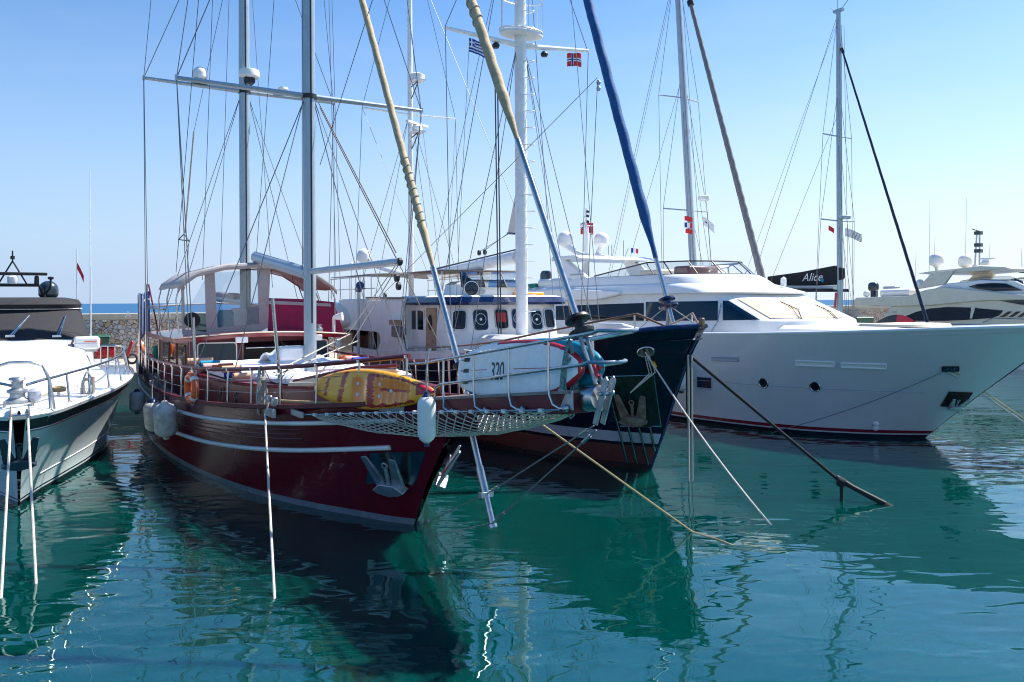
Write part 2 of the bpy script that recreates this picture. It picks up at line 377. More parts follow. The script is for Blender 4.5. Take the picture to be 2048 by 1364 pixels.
def round_rect(w, h, r, n=4):
    pts = []
    for cx, cy, a0 in ((w / 2 - r, h / 2 - r, 0), (-w / 2 + r, h / 2 - r, 90), (-w / 2 + r, -h / 2 + r, 180), (w / 2 - r, -h / 2 + r, 270)):
        for i in range(n + 1):
            a = R(a0 + 90 * i / n); pts.append((cx + r * math.cos(a), cy + r * math.sin(a)))
    return pts
def window(par, o, ex, ey, w, h, r=.06, frame='steel', pane='glass', fw=.035, deep=.02, name='window', slant=0):
    """a framed pane: frame is the part, the pane its sub-part; ex across, ey up, both unit, o the centre on the wall"""
    ex, ey = Vector(ex).normalized(), Vector(ey).normalized(); nz = ex.cross(ey).normalized(); o = Vector(o)
    def ring(q, ww, hh, rr): return [o + ex * (x + slant * y) + ey * y + nz * q for x, y in round_rect(ww, hh, rr)]
    a0, b0 = ring(-.01, w + 2 * fw, h + 2 * fw, r + fw), ring(deep, w + 2 * fw, h + 2 * fw, r + fw)
    b1, a1 = ring(deep, w, h, r), ring(-.01, w, h, r)
    f = MB().ring_loft([a0, b0, b1, a1], False, True).build(name, frame, par, bevel=0, smooth=30)
    MB().prism(ring(.004, w + .004, h + .004, r), nz * -.012).build('pane', pane, f)
    return f
def coil(fr, top, width, length, mat, label, n=7, r=.012, group='coiled ropes hung on the boats', ax=(1, 0, 0)):
    """a hank of rope hung over a rail: loops of unequal length with a binding near the top"""
    top = Vector(top); ax = Vector(ax).normalized(); side = ax.cross(Vector((0, 0, 1))); m = MB()
    for k in range(n):
        L = length * random.uniform(.78, 1.05); w_ = width * random.uniform(.35, .62); off = random.uniform(-.25, .25) * width; d = random.uniform(-.03, .03)
        pts = []
        for i in range(17):
            a = 2 * math.pi * i / 16
            zz = -L / 2 * (1 - math.cos(a)); ww = w_ * math.sin(a) * (.45 + .55 * (1 - math.cos(a)) / 2)
            pts.append(top + ax * (off * (1 - math.cos(a)) / 2 + ww) + Vector((0, 0, zz)) + side * (d + .015 * math.sin(3 * a)))
        m.tube(pts[:-1], r, 5, closed=True)
    zb = length * .24
    for j in range(3):
        m.tube([top + ax * (width * .3 * math.cos(2 * math.pi * i / 10)) + side * (.06 * math.sin(2 * math.pi * i / 10)) - Vector((0, 0, zb + j * .022)) for i in range(10)], r, 5, closed=True)
    return tag(m.build('rope_coil', mat, fr=fr, piv=top), label, 'rope coil', group)
def fender(fr, top, r, L, mat, cap, label, lean=(0, 0), hang=.5, group='fenders hung over the sides of the boats'):
    top = Vector(top); ax = Vector((lean[0], lean[1], 1)).normalized(); base = top - ax * L
    t = thing('fender', label, 'fender', fr, base, group)
    prof = []
    for i in range(13):
        u = i / 12; a = abs(2 * u - 1); rr = r * (1 - max(0, (a - .55) / .45) ** 2.6 * .72); prof.append((rr, L * (.06 + .88 * u)))
    MB().lathe(prof, base, ax, 18).build('fender_body', mat, t, smooth=60)
    MB().lathe([(r * .30, 0), (r * .30, L * .065)], base, ax, 12).build('end_fitting', cap, t)
    MB().lathe([(r * .55, L * .90), (r * .34, L * .95), (r * .26, L), (r * .1, L * 1.005)], base, ax, 14).build('neck_fitting', cap, t)
    MB().tube([top - ax * .02, top + Vector((0, 0, hang * .5)) - ax * 0, top + Vector((.02, .03, hang))], .012, 5).build('lanyard', 'rope_black' if cap == 'black' else 'rope_white', t)
    return t
def rope(fr, pts, r, mat, label, name='mooring_rope', cat='rope', sag=0, group='mooring ropes running down into the water', n=8):
    P = [Vector(p) for p in pts]
    if sag: P = [P[0].lerp(P[1], i / 14) - Vector((0, 0, sag * 4 * (i / 14) * (1 - i / 14))) for i in range(14)] + P[1:]
    elif len(P) == 2:
        P = [P[0].lerp(P[1], i / 14) - Vector((0, 0, sag * 4 * (i / 14) * (1 - i / 14))) for i in range(15)]
    return tag(MB().tube(P, r, n).build(name, mat, fr=fr, piv=P[0]), label, cat, group)
def flag(fr, hoist, fly, h, w, pattern, mats, label, drop=.0, waves=2.2, amp=.06, name='flag', pole=None):
    """hoist = upper corner at the halyard; fly = direction the cloth streams"""
    hoist = Vector(hoist); fly = Vector(fly).normalized(); nrm = fly.cross(Vector((0, 0, 1))).normalized()
    nu, nv = 36, 24; G = []
    for i in range(nu + 1):
        u = i / nu; row = []
        for j in range(nv + 1):
            v = j / nv; a = amp * math.sin(u * waves * 2 * math.pi + v * 1.3) * u ** .6
            row.append(hoist + fly * (u * w * .94) + Vector((0, 0, -v * h - drop * u * w + .03 * w * math.sin(u * 5))) + nrm * a)
        G.append(row)
    t = thing(name, label, 'flag', fr, hoist, 'flags flying on the boats')
    MB().grid(G, lambda i, j: pattern((i + .5) / nu, (j + .5) / nv)).build('flag_cloth', mats, t, solid=.004)
    if pole: MB().tube([Vector(pole[0]), Vector(pole[1])], pole[2], 8).build('flagpole', pole[3], t)
    return t
def p_greek(u, v):
    if u < .37 and v < 5 / 9: return 1 if (abs(u / .37 - .5) < .1 or abs(v * 9 / 5 - .5) < .1) else 0
    return int(v * 9) % 2
def p_norway(u, v):
    a, b = abs(u - .36), abs(v - .5)
    if a < .045 or b < .0625: return 2
    if a < .09 or b < .125: return 1
    return 0
def p_french(u, v): return 0 if u < .33 else 1 if u < .66 else 2
def p_ensign(u, v):
    if u < .5 and v < .5:
        if abs(u - .25) < .03 or abs(v - .25) < .04: return 2
        if abs(u - .25) < .06 or abs(v - .25) < .08 or abs(u - v) < .04 or abs(u + v - .5) < .04: return 1
        return 0
    return 2
def anchor(fr, o, up, out, s, mat, label, name='anchor', open_=.5):
    """stockless anchor hanging crown down: two flukes standing up from the crown, shank between them"""
    up, out, o = Vector(up).normalized(), Vector(out).normalized(), Vector(o); out = (out - up * out.dot(up)).normalized(); sd_ = up.cross(out).normalized()
    t = thing(name, label, 'anchor', fr, o, 'anchors hung at the bows')
    m = MB(); m.prism([o + sd_ * (x * s) + up * (z * s) - out * .08 * s for x, z in ((-.46, .02), (-.30, -.06), (0, -.12), (.30, -.06), (.46, .02), (.22, .20), (-.22, .20))], out * (.26 * s)); m.build('crown', mat, t, bevel=.012)
    for q in (-1, 1):
        b0, b1 = o + sd_ * (q * .07 * s) + up * .08 * s, o + sd_ * (q * .40 * s) + up * .08 * s
        tip = o + sd_ * (q * .50 * s) + up * .95 * s + out * (.20 * s); tip2 = o + sd_ * (q * .34 * s) + up * .98 * s + out * (.20 * s)
        lo = [b0, b1, tip, tip2]; th = out * .05 * s
        MB().ring_loft([[p - th * (1 if k < 2 else .5) for k, p in enumerate(lo)], [p + th * (1 if k < 2 else .5) for k, p in enumerate(lo)]]).build('fluke', mat, t, bevel=.008)
    sh = o + up * .62 * s + out * .04 * s
    MB().tube([o + up * .05 * s + out * .05 * s, sh], .055 * s, 8, flat=.7).build('shank', mat, t)
    MB().tube([sh + up * .03 * s + (sd_ * math.cos(a) + up * math.sin(a)) * .075 * s for a in [2 * math.pi * i / 14 for i in range(14)]], .022 * s, 7, closed=True).build('shackle', mat, t)
    return t
def radome(par, base, r, mat='gelcoat_matt', name='radome', h=1.0):
    base = Vector(base); prof = [(r * .35, 0), (r * .45, r * .12), (r * .86, r * .35 * h), (r * .97, r * .55 * h), (r * .98, r * .60 * h), (r, r * .62 * h), (r, r * 1.15 * h)]
    for i in range(1, 8):
        a = R(90 * i / 7); prof.append((r * math.cos(a) + .001, r * 1.15 * h + r * math.sin(a)))
    return MB().lathe(prof, base, (0, 0, 1), 24).build(name, mat, par, smooth=40)
def furled(par, p, q, r, mat, name='furled_sail', wraps=26, tail=.5, lash=None, lash_rng=(.5, 1)):
    """rolled sail round a stay: tapering, spiral folds; lashings as a sub-part"""
    p, q = Vector(p), Vector(q); n = 150; pts = []; rr = []
    for i in range(n + 1):
        t = i / n; pts.append(p.lerp(q, t)); env = min(1, (t + .02) * 9) * (1 - tail * t)
        rr.append(r * max(.45, env) * (1 + .015 * math.sin(t * wraps * 2 * math.pi) + .05 * noise.noise(Vector((t * 40, 1.3, r * 9)))))
    mm = MB().tube(pts, rr, 16); L_ = (q - p).length; ax_ = (q - p).normalized(); u0 = ax_.orthogonal().normalized(); w0 = ax_.cross(u0); nv_ = []
    for v in mm.v:          # spiral creases of the rolled cloth
        v = Vector(v); t = max(0, min(1, (v - p).dot(ax_) / L_)); c = p + ax_ * (t * L_); d = v - c
        if d.length > 1e-5: v = c + d * (1 + .055 * math.sin(math.atan2(d.dot(w0), d.dot(u0)) * 1 + t * wraps * 2 * math.pi) ** 3)
        nv_.append(tuple(v))
    mm.v = nv_; o = mm.build(name, mat, par, smooth=50)
    if lash:
        m = MB(); d = (q - p).normalized(); u = d.cross(Vector((0, 1, 0))).normalized(); w_ = d.cross(u); L = (q - p).length; hel = []; a0, a1 = lash_rng; N = 420
        for i in range(N):
            t = lerp(a0, a1, i / (N - 1)); a = 2 * math.pi * lash * (t - a0) / (a1 - a0); k = r * (1 - tail * t) * 1.13
            hel.append(p.lerp(q, t) + u * math.cos(a) * k + w_ * math.sin(a) * k)
        m.tube(hel, .010, 5).build('lashing', 'rope_grey', o)
    return o
# ================================================================ the setting
G = Frame(-1.76, 14.3, 32)      # gulet
QX, WX = -21.5, -30.0           # quay edge and wall face, in the gulet's axes
def water_mat(name, base, s1, s2, st1, st2, rough, ior, sss=0):
    m = bpy.data.materials.new(name); m.use_nodes = True; n = m.node_tree.nodes; l = m.node_tree.links; b = n['Principled BSDF']
    b.inputs['Roughness'].default_value = rough; b.inputs['IOR'].default_value = ior
    if sss: b.inputs['Specular Tint'].default_value = (.28, .88, 1, 1)
    if sss: b.inputs['Subsurface Weight'].default_value = 1; b.inputs['Subsurface Radius'].default_value = (.6, 1, .9); b.inputs['Subsurface Scale'].default_value = sss
    tc = n.new('ShaderNodeTexCoord')
    def noise_(scale, stretch, rot, detail, dist=0):
        mp = n.new('ShaderNodeMapping'); mp.inputs['Scale'].default_value = (scale * stretch, scale, scale); mp.inputs['Rotation'].default_value = (0, 0, R(rot)); l.new(tc.outputs['Object'], mp.inputs[0])
        t = n.new('ShaderNodeTexNoise'); t.inputs['Scale'].default_value = 1; t.inputs['Detail'].default_value = detail; t.inputs['Roughness'].default_value = .5; t.inputs['Distortion'].default_value = dist
        l.new(mp.outputs[0], t.inputs[0]); return t.outputs[0]
    a = noise_(s1, .55, 8, 1, .4); c = noise_(s2, .45, -14, 1.3, .5)
    ca = noise_(.07, 1, 30, 2)      # calmer and livelier patches of water
    cr = n.new('ShaderNodeMapRange'); cr.inputs[1].default_value = .35; cr.inputs[2].default_value = .65; cr.inputs[3].default_value = .35; cr.inputs[4].default_value = 1.2; l.new(ca, cr.inputs[0])
    mul = n.new('ShaderNodeMath'); mul.operation = 'MULTIPLY'; l.new(c, mul.inputs[0]); l.new(cr.outputs[0], mul.inputs[1])
    b1 = n.new('ShaderNodeBump'); b1.inputs['Strength'].default_value = 1; b1.inputs['Distance'].default_value = st1; l.new(a, b1.inputs['Height'])
    b2 = n.new('ShaderNodeBump'); b2.inputs['Strength'].default_value = 1; b2.inputs['Distance'].default_value = st2; l.new(mul.outputs[0], b2.inputs['Height']); l.new(b1.outputs[0], b2.inputs['Normal'])
    l.new(b2.outputs[0], b.inputs['Normal'])
    r = n.new('ShaderNodeValToRGB'); r.color_ramp.elements[0].position = .3; r.color_ramp.elements[1].position = .7
    r.color_ramp.elements[0].color = (*base[0], 1); r.color_ramp.elements[1].color = (*base[1], 1)
    big = noise_(.16, .8, 20, 3); l.new(big, r.inputs[0]); l.new(r.outputs[0], b.inputs['Base Color'])
    MAT[name] = m
water_mat('harbour_water', ((.0, .034, .029), (.0, .052, .046)), .5, 2.8, .060, .016, .0, 2.05, 1.6)
water_mat('open_sea', ((.001, .065, .17), (.001, .085, .21)), .12, .5, .25, .10, .30, 1.06)
m = MB(); far = 22000
m.add([G.M @ Vector(q) for q in ((WX - .3, -far, 0), (60, -far, 0), (60, far, 0), (WX - .3, far, 0))], [(0, 1, 2, 3)])
tag(m.build('harbour_water', 'harbour_water', smooth=0), 'calm green harbour water', kind='structure')
m = MB(); m.add([G.M @ Vector(q) for q in ((-far, -far, 0), (WX - .3, -far, 0), (WX - .3, far, 0), (-far, far, 0))], [(0, 1, 2, 3)])
tag(m.build('open_sea', 'open_sea', smooth=0), 'open blue sea out to the horizon', kind='structure')
m = MB().box(((QX + WX) / 2, 30, .25), (QX - WX, 260, 2.1))
tag(m.build('quay', 'quay_concrete', fr=G, bevel=.05), 'pale concrete quay behind the boats', kind='structure')
# rubble stone breakwater wall
mw = bpy.data.materials.new('rubble_stone'); mw.use_nodes = True; n = mw.node_tree.nodes; l = mw.node_tree.links; b = n['Principled BSDF']; b.inputs['Roughness'].default_value = .9
tc = n.new('ShaderNodeTexCoord'); nz = n.new('ShaderNodeTexNoise'); nz.inputs['Scale'].default_value = 2.4; l.new(tc.outputs['Object'], nz.inputs[0])
mxv = n.new('ShaderNodeMix'); mxv.data_type = 'VECTOR'; mxv.inputs[0].default_value = .10; l.new(tc.outputs['Object'], mxv.inputs[4]); l.new(nz.outputs[1], mxv.inputs[5])
v1 = n.new('ShaderNodeTexVoronoi'); v1.inputs['Scale'].default_value = 5.6; l.new(mxv.outputs[1], v1.inputs[0])
v2 = n.new('ShaderNodeTexVoronoi'); v2.feature = 'DISTANCE_TO_EDGE'; v2.inputs['Scale'].default_value = 5.6; l.new(mxv.outputs[1], v2.inputs[0])
rc = n.new('ShaderNodeValToRGB'); rc.color_ramp.elements[0].color = (.30, .26, .23, 1); rc.color_ramp.elements[1].color = (.74, .70, .66, 1)
e = rc.color_ramp.elements.new(.5); e.color = (.55, .51, .48, 1); e = rc.color_ramp.elements.new(.72); e.color = (.46, .30, .17, 1)
l.new(v1.outputs['Color'], rc.inputs[0])
re = n.new('ShaderNodeMapRange'); re.inputs[1].default_value = .01; re.inputs[2].default_value = .055; l.new(v2.outputs[0], re.inputs[0])
mc = n.new('ShaderNodeMix'); mc.data_type = 'RGBA'; mc.inputs[6].default_value = (.22, .19, .16, 1); l.new(re.outputs[0], mc.inputs[0]); l.new(rc.outputs[0], mc.inputs[7]); l.new(mc.outputs[2], b.inputs['Base Color'])
bp = n.new('ShaderNodeBump'); bp.inputs['Distance'].default_value = .12; l.new(re.outputs[0], bp.inputs['Height']); l.new(bp.outputs[0], b.inputs['Normal']); MAT['rubble_stone'] = mw
wt = thing('breakwater_wall', 'long rubble stone breakwater wall with concrete coping and faded painted letters behind the quay', 'wall', G, (WX, 30, 1.3))
MB().box((WX - .4, 30, 2.25), (.8, 258, 1.9)).build('stone_face', 'rubble_stone', wt)
MB().box((WX - .4, 30, 3.36), (.9, 258, .30)).build('coping', 'concrete', wt, bevel=.03)
def wall_text(txt, px0, py, size, sp=1.25):
    p = G.at(px0, py, x=WX + .06)
    m = xform(text_mesh(txt, size, spacing=sp), basis((WX + .055, p.y, p.z), (0, 1, 0), (0, 0, 1), (1, 0, 0)))
    m.build('painted_letters', 'white_paint', wt, smooth=0)
wall_text('A', 256, 629, .42); wall_text('AN', 294, 629, .42, 1.1); wall_text('SEA', 322, 629, .42, 1.5)
# wheeled bins on the quay
def bin_(px, py, label, w=1.5):
    p = G.at(px, py, x=WX + 1.1); t = thing('refuse_bin', label, 'bin', G, (p.x, p.y, 1.3), 'green refuse bins on the quay')
    MB().box((p.x, p.y, 1.95), (.85, w * .86, .95), top=(1.12, 1.12)).build('body', 'green_bin', t, bevel=.04)
    MB().box((p.x, p.y, 2.48), (1.05, w * 1.02, .10), top=(.7, .9)).build('lid', 'green_bin', t, bevel=.04)
    for sx in (-1, 1):
        for sy in (-1, 1): MB().tube([(p.x + sx * .3, p.y + sy * w * .33 - .03, 1.40), (p.x + sx * .3, p.y + sy * w * .33 + .03, 1.40)], .10, 12).build('wheel', 'rubber', t)
bin_(172, 690, 'green refuse bin on the quay behind the white motor cruiser', 2.0); bin_(1722, 655, 'green refuse bin by the stone wall beside the cream motor yacht', 2.4)
# red scooter on the quay, seen behind the cruiser's rail
p = Vector((WX + 4.2, G.at(228, 690, x=WX + 4.2).y, 1.3)); t = thing('motor_scooter', 'red motor scooter parked on the quay between the two bows', 'scooter', G, p)
MB().ring_loft([[p + Vector((x * .8, y + dy, z)) for x, z in ((-.16, .35), (.16, .35), (.2, .55), (.1, .8), (-.1, .8), (-.2, .55))] for y, dy in ((-.75, 0), (-.3, 0), (.05, 0))]).build('body_panel', 'red', t, bevel=.05)
MB().prism([p + Vector((-.17, .45 + dy, z)) for dy, z in ((0, .3), (.12, .35), (.32, 1.0), (.22, 1.05))], (.34, 0, 0)).build('front_shield', 'red', t, bevel=.04)
MB().box(p + Vector((0, -.3, .86)), (.28, .75, .10)).build('seat', 'black', t, bevel=.04)
for y in (-.55, .72): MB().tube([p + Vector((0, y + .20 * math.cos(a), .24 + .20 * math.sin(a))) for a in [2 * math.pi * i / 18 for i in range(18)]], .055, 8, closed=True).build('wheel', 'rubber', t)
MB().tube([p + Vector((-.32, .62, 1.12)), p + Vector((0, .68, 1.06)), p + Vector((.32, .62, 1.12))], .02).build('handlebar', 'steel', t)
MB().box(p + Vector((0, -.72, 1.05)), (.4, .4, .32)).build('top_box', 'red', t, bevel=.08)
# ================================================================ gulet
GH = Hull([(2.3, .10, .02, 2.50), (1.2, .55, .34, 2.37), (0, .98, .66, 2.23), (-2, 1.66, 1.30, 2.02), (-4, 2.15, 1.88, 1.86), (-6.5, 2.55, 2.40, 1.72), (-10, 2.78, 2.70, 1.64), (-14, 2.75, 2.62, 1.70), (-17, 2.5, 2.2, 1.88), (-19.5, 2.05, 1.4, 2.1)],
          [(0, 0), (.8, .55), (1.8, 1.45), (2.5, 2.3)], 7.5, .85)
gl = thing('wooden_sailing_boat', 'burgundy two-masted wooden sailing boat with long bowsprit, netting and white sun cushions', 'sailing boat', G)
gm = GH.mesh(); GB = gm.bvh(); weld(gm.build('hull', 'gulet_hull', gl, smooth=50))
GH.deck(-.34, .1, x0=1.6).build('deck', 'grey_teak', gl)
for side in (-1, 1):
    xs = [lerp(2.25, -19.5, i / 50) for i in range(51)]
    MB().grid([[GH.sheer(x, side, dz=-.36, dy=-.10), GH.sheer(x, side, dz=.0, dy=-.07), GH.sheer(x, side, dz=.045, dy=-.06), GH.sheer(x, side, dz=.045, dy=.05), GH.sheer(x, side, dz=-.03, dy=.05), GH.sheer(x, side, dz=-.05, dy=.005)] for x in xs]).build('bulwark', 'burgundy', gl, smooth=25)
    MB().tube([GH.zpt(x, interp(GH.tab, x)[2] - .33 , side) + Vector((0, side * .015, 0)) for x in xs[3:]], .042, 8).build('rubbing_strake', 'white_paint', gl)
    MB().tube([GH.zpt(x, interp(GH.tab, x)[2] - .86 - .10 * max(0, -x / 19), side) + Vector((0, side * .012, 0)) for x in xs[3:]], .045, 8).build('rubbing_strake', 'white_paint', gl)
    for dz in (.46, .55, .64):
        MB().tube([GH.zpt(x, interp(GH.tab, x)[2] - dz, side) + Vector((0, side * .002, 0)) for x in xs[9:]], .014, 6).build('plank_moulding', 'burgundy', gl)
    # varnished handrail on steel stanchions
    MB().tube([GH.sheer(x, side, dz=.76, dy=-.07) for x in [lerp(1.0, -19.3, i / 40) for i in range(41)]], .042, 10).build('handrail', 'burgundy', gl)
    for dz in (.28, .52): MB().tube([GH.sheer(x, side, dz=dz, dy=-.07) for x in [lerp(1.0, -19.3, i / 40) for i in range(41)]], .006, 4).build('guard_wire', 'steel', gl)
    x = .95
    while x > -19.3:
        MB().tube([GH.sheer(x, side, dz=.03, dy=-.05), GH.sheer(x, side, dz=.75, dy=-.07)], .022, 8).lathe([(.05, 0), (.05, .05)], GH.sheer(x, side, dz=.73, dy=-.07), (0, 0, 1), 10).build('stanchion', 'steel', gl)
        x -= 1.12 if x > -6 else .95
# bowsprit platform
BW = lambda x: lerp(.50, .27, min(1, max(0, (x - 1.2) / 4.0)))
BZ = lambda x: 2.40 + (x - 1.2) * .122
m = MB(); xs = [lerp(.9, 5.1, i / 10) for i in range(11)]
m.ring_loft([[(x, -BW(x), BZ(x)), (x, -BW(x) * .96, BZ(x) - .27), (x, BW(x) * .96, BZ(x) - .27), (x, BW(x), BZ(x))] for x in xs]); m.build('bowsprit', 'burgundy', gl, bevel=.02)
MB().ring_loft([[(x, -BW(x) - .03, BZ(x) - .015), (x, -BW(x) - .03, BZ(x) + .025), (x, BW(x) + .03, BZ(x) + .025), (x, BW(x) + .03, BZ(x) - .015)] for x in xs]).build('bowsprit_cap', 'grey_teak', gl)
zt = BZ(5.1)
MB().lathe([(.10, 0), (.165, .015), (.17, .05), (.17, .36), (.155, .39), (.06, .40)], (4.98, 0, zt - .10), (1, 0, .1), 24).build('tip_drum', 'steel', gl)
for s in (-1, 1): MB().prism([(5.28, s * .045, zt - .38), (5.36, s * .045, zt - .40), (5.58, s * .045, zt + .17), (5.54, s * .045, zt + .22), (5.48, s * .045, zt + .18)], (0, s * .025, 0)).build('tip_bracket', 'galvanised', gl, bevel=.006)
MB().tube([(5.46, -.12, zt + .0), (5.46, .12, zt + .0)], .028, 10).build('bracket_pin', 'steel', gl)
MB().prism([(4.85, -.28, zt - .22), (5.15, -.28, zt - .22), (5.15, -.28, zt + .02), (4.85, -.28, zt + .02)], (0, .025, 0)).build('side_plate', 'galvanised', gl, bevel=.005)
# pulpit of bent steel tube round the bowsprit
def pulpit(dz0, dz1, x0, xt, r):
    pts = []
    L = [lerp(x0, xt - .22, i / 14) for i in range(15)]
    yy = lambda x: (interp(GH.tab, x)[0] - .07 if x < 1.3 else lerp(interp(GH.tab, 1.3)[0] - .07, .46, min(1, (x - 1.3) / .8))) if x < 2.1 else lerp(.46, .30, (x - 2.1) / (xt - 2.1))
    zz = lambda x: BZ(x) + lerp(dz0, dz1, max(0, (x - x0) / (xt - x0)))
    pts += [(x, -yy(x), zz(x)) for x in L]
    pts += [(xt - .22 + .26 * math.sin(a), -.30 * math.cos(a), zz(xt)) for a in [math.pi * i / 10 for i in range(1, 10)]]
    pts += [(x, yy(x), zz(x)) for x in reversed(L)]
    return pts
pu = pulpit(.58, .69, 1.0, 5.82, .03); pu[0] = (1.0, pu[0][1], pu[0][2] + .02)
MB().tube(pu, .024, 10).build('pulpit_rail', 'steel', gl)
lo = pulpit(.22, .33, 1.9, 5.62, .028); lo = [(1.72, lo[0][1], BZ(1.7) + .02), (1.74, lo[0][1], BZ(1.7) + .18)] + lo + [(1.74, -lo[0][1], BZ(1.7) + .18), (1.72, -lo[0][1], BZ(1.7) + .02)]
MB().tube(lo, .022, 10).build('pulpit_rail', 'steel', gl)
for s in (-1, 1):
    for x in (2.05, 2.95, 3.85, 4.75):
        y = lerp(.46, .30, (x - 2.1) / 3.9); z1 = BZ(x) + lerp(.58, .69, (x - 1.0) / 4.82)
        MB().tube([(x, s * y, z1), (x, s * (y + .01), BZ(x) + .12), (x + .03, s * (y + .01), BZ(x) - .02), (x + .10, s * (BW(x) + .06), BZ(x) - .13), (x + .20, s * (BW(x) + .03), BZ(x) - .17), (x + .30, s * BW(x), BZ(x) - .16)], .018, 8).lathe([(.05, 0), (.045, .03), (.02, .05)], (x + .30, s * BW(x), BZ(x) - .16), (0, s, 0), 10).build('pulpit_stanchion', 'steel', gl)
# safety netting slung under the bowsprit
def net_edge(u):
    return Vector((lerp(-1.35, 4.95, u), -lerp(1.62, .30, u) + .25 * math.sin(math.pi * u) * (1 - u), lerp(1.92, 2.62, u) + .02))
def net_pt(u, v):
    a = net_edge(u); b_ = Vector((a.x, -a.y, a.z)); p = a.lerp(b_, v); sag = .43 * math.sin(math.pi * min(1, u * 1.02)) ** .7
    hs = 4 * v * (1 - v); p.z -= sag * hs ** .8 + .02 * noise.noise(Vector((u * 14, v * 6, 2)))
    if p.x < 1.9:       # lies against the stem outside the hull
        pass
    return p
m = MB(); NU, NV = 60, 22
def netline(f, cnt):
    pts = []
    for i in range(cnt + 1):
        p = f(i / cnt)
        if p is not None:
            hb = 0
            if p.x < 2.0:
                zs = max(.05, min(p.z, 2.3)); hb = abs(GH.zpt(max(p.x, -2.2), zs).y) + .02
            if abs(p.y) >= hb or p.x > 2.0: pts.append(p); continue
            if p.y < 0: pts.append(Vector((p.x, -hb, p.z))); continue
        if len(pts) > 1: m.tube(pts, .0085, 4)
        pts = []
    if len(pts) > 1: m.tube(pts, .0085, 4)
for k in range(-12, 29, 1):
    netline(lambda t, k=k: net_pt(k / 28 + t * .42, t) if 0 <= k / 28 + t * .42 <= 1 else None, 22)
    netline(lambda t, k=k: net_pt(k / 28 + .42 - t * .42, t) if 0 <= k / 28 + .42 - t * .42 <= 1 else None, 22)
nt = m.build('bowsprit_net', 'rope_white', gl, smooth=0)
for s in (1, -1):
    MB().tube([Vector((p.x, s * p.y, p.z)) for p in [net_edge(i / 20) for i in range(21)]], .013, 6).build('net_wire', 'steel', gl)
    for i in range(1, 18):
        p = net_edge(i / 18); MB().box((p.x, s * p.y, p.z), (.07, .05, .045)).build('net_clip', 'white_paint', nt)
    e0 = net_edge(0); MB().box((e0.x - .25, s * (e0.y - .02), e0.z), (.62, .06, .11)).build('net_bracket', 'galvanised', gl, bevel=.01)
    for i, (a, bb) in enumerate(((.26, .34), (.40, .52))):
        pass
# dolphin striker and bobstays under the bowsprit
d0, d1 = G.at(945, 872, y=0), G.at(985, 1046, y=0)
MB().tube([d0, d0.lerp(d1, .38)], .050, 12).tube([d0.lerp(d1, .36), d0.lerp(d1, .72)], .062, 12).tube([d0.lerp(d1, .70), d1], .048, 12).lathe([(.07, 0), (.07, .05)], d1 - Vector((0, 0, .02)), (d1 - d0), 10).build('dolphin_striker', 'steel', gl)
mid = d0.lerp(d1, .68); MB().box(mid, (.10, .22, .09)).build('striker_clamp', 'galvanised', gl, bevel=.01)
tip = Vector((5.22, 0, zt - .42))
wire(gl, tip, mid, 'bobstay', .011, 'wire'); wire(gl, tip + Vector((.05, 0, -.05)), d1, 'bobstay', .011, 'wire')
wire(gl, mid, (.25, 0, .06), 'bobstay', .010, 'wire'); wire(gl, d1, (.45, 0, -.12), 'bobstay', .010, 'wire')
for p_, q_ in ((tip, mid), (tip + Vector((.05, 0, -.05)), d1), (mid, Vector((.25, 0, .06)))):
    for f_ in (.08, .90): MB().tube([p_.lerp(q_, f_ - .03), p_.lerp(q_, f_ + .03)], .024, 7).build('turnbuckle', 'steel', gl)
# bow plates and anchors
def hull_patch(fr, bvh, quad, par, name, mat, off=.012, nu=10, nv=10):
    g = []
    for i in range(nu + 1):
        row = []
        for j in range(nv + 1):
            u, v = i / nu, j / nv; a = [lerp(quad[0][k], quad[1][k], u) for k in (0, 1)]; b_ = [lerp(quad[3][k], quad[2][k], u) for k in (0, 1)]
            p, nn = fr.hit(bvh, lerp(a[0], b_[0], v), lerp(a[1], b_[1], v))
            if p is None: return None
            row.append(p + nn * off)
        g.append(row)
    return MB().grid(g).build(name, mat, par, fix=False)
hull_patch(G, GB, ((742, 905), (852, 902), (829, 970), (733, 966)), gl, 'anchor_plate', 'polished_plate')
p, nn = G.hit(GB, 790, 972)
up = (Vector((0, 0, 1)) - nn * nn.z).normalized()
anchor(G, p + nn * .10, up, nn, .74, 'galvanised', 'galvanised anchor hanging against the burgundy bow on its near side')
anchor(G, Vector((p.x, -p.y, p.z)) + Vector((nn.x, -nn.y, nn.z)) * .10, (up.x, -up.y, up.z), (nn.x, -nn.y, nn.z), .74, 'galvanised', 'galvanised anchor half hidden behind the burgundy stem')
MB().tube([GH.zpt(1.5, 1.75, 1), Vector((p.x + .1, -p.y + .35, p.z + .75)), Vector((p.x, -p.y + .1, p.z + .55))], .03, 8).build('hawse_pipe', 'galvanised', gl)
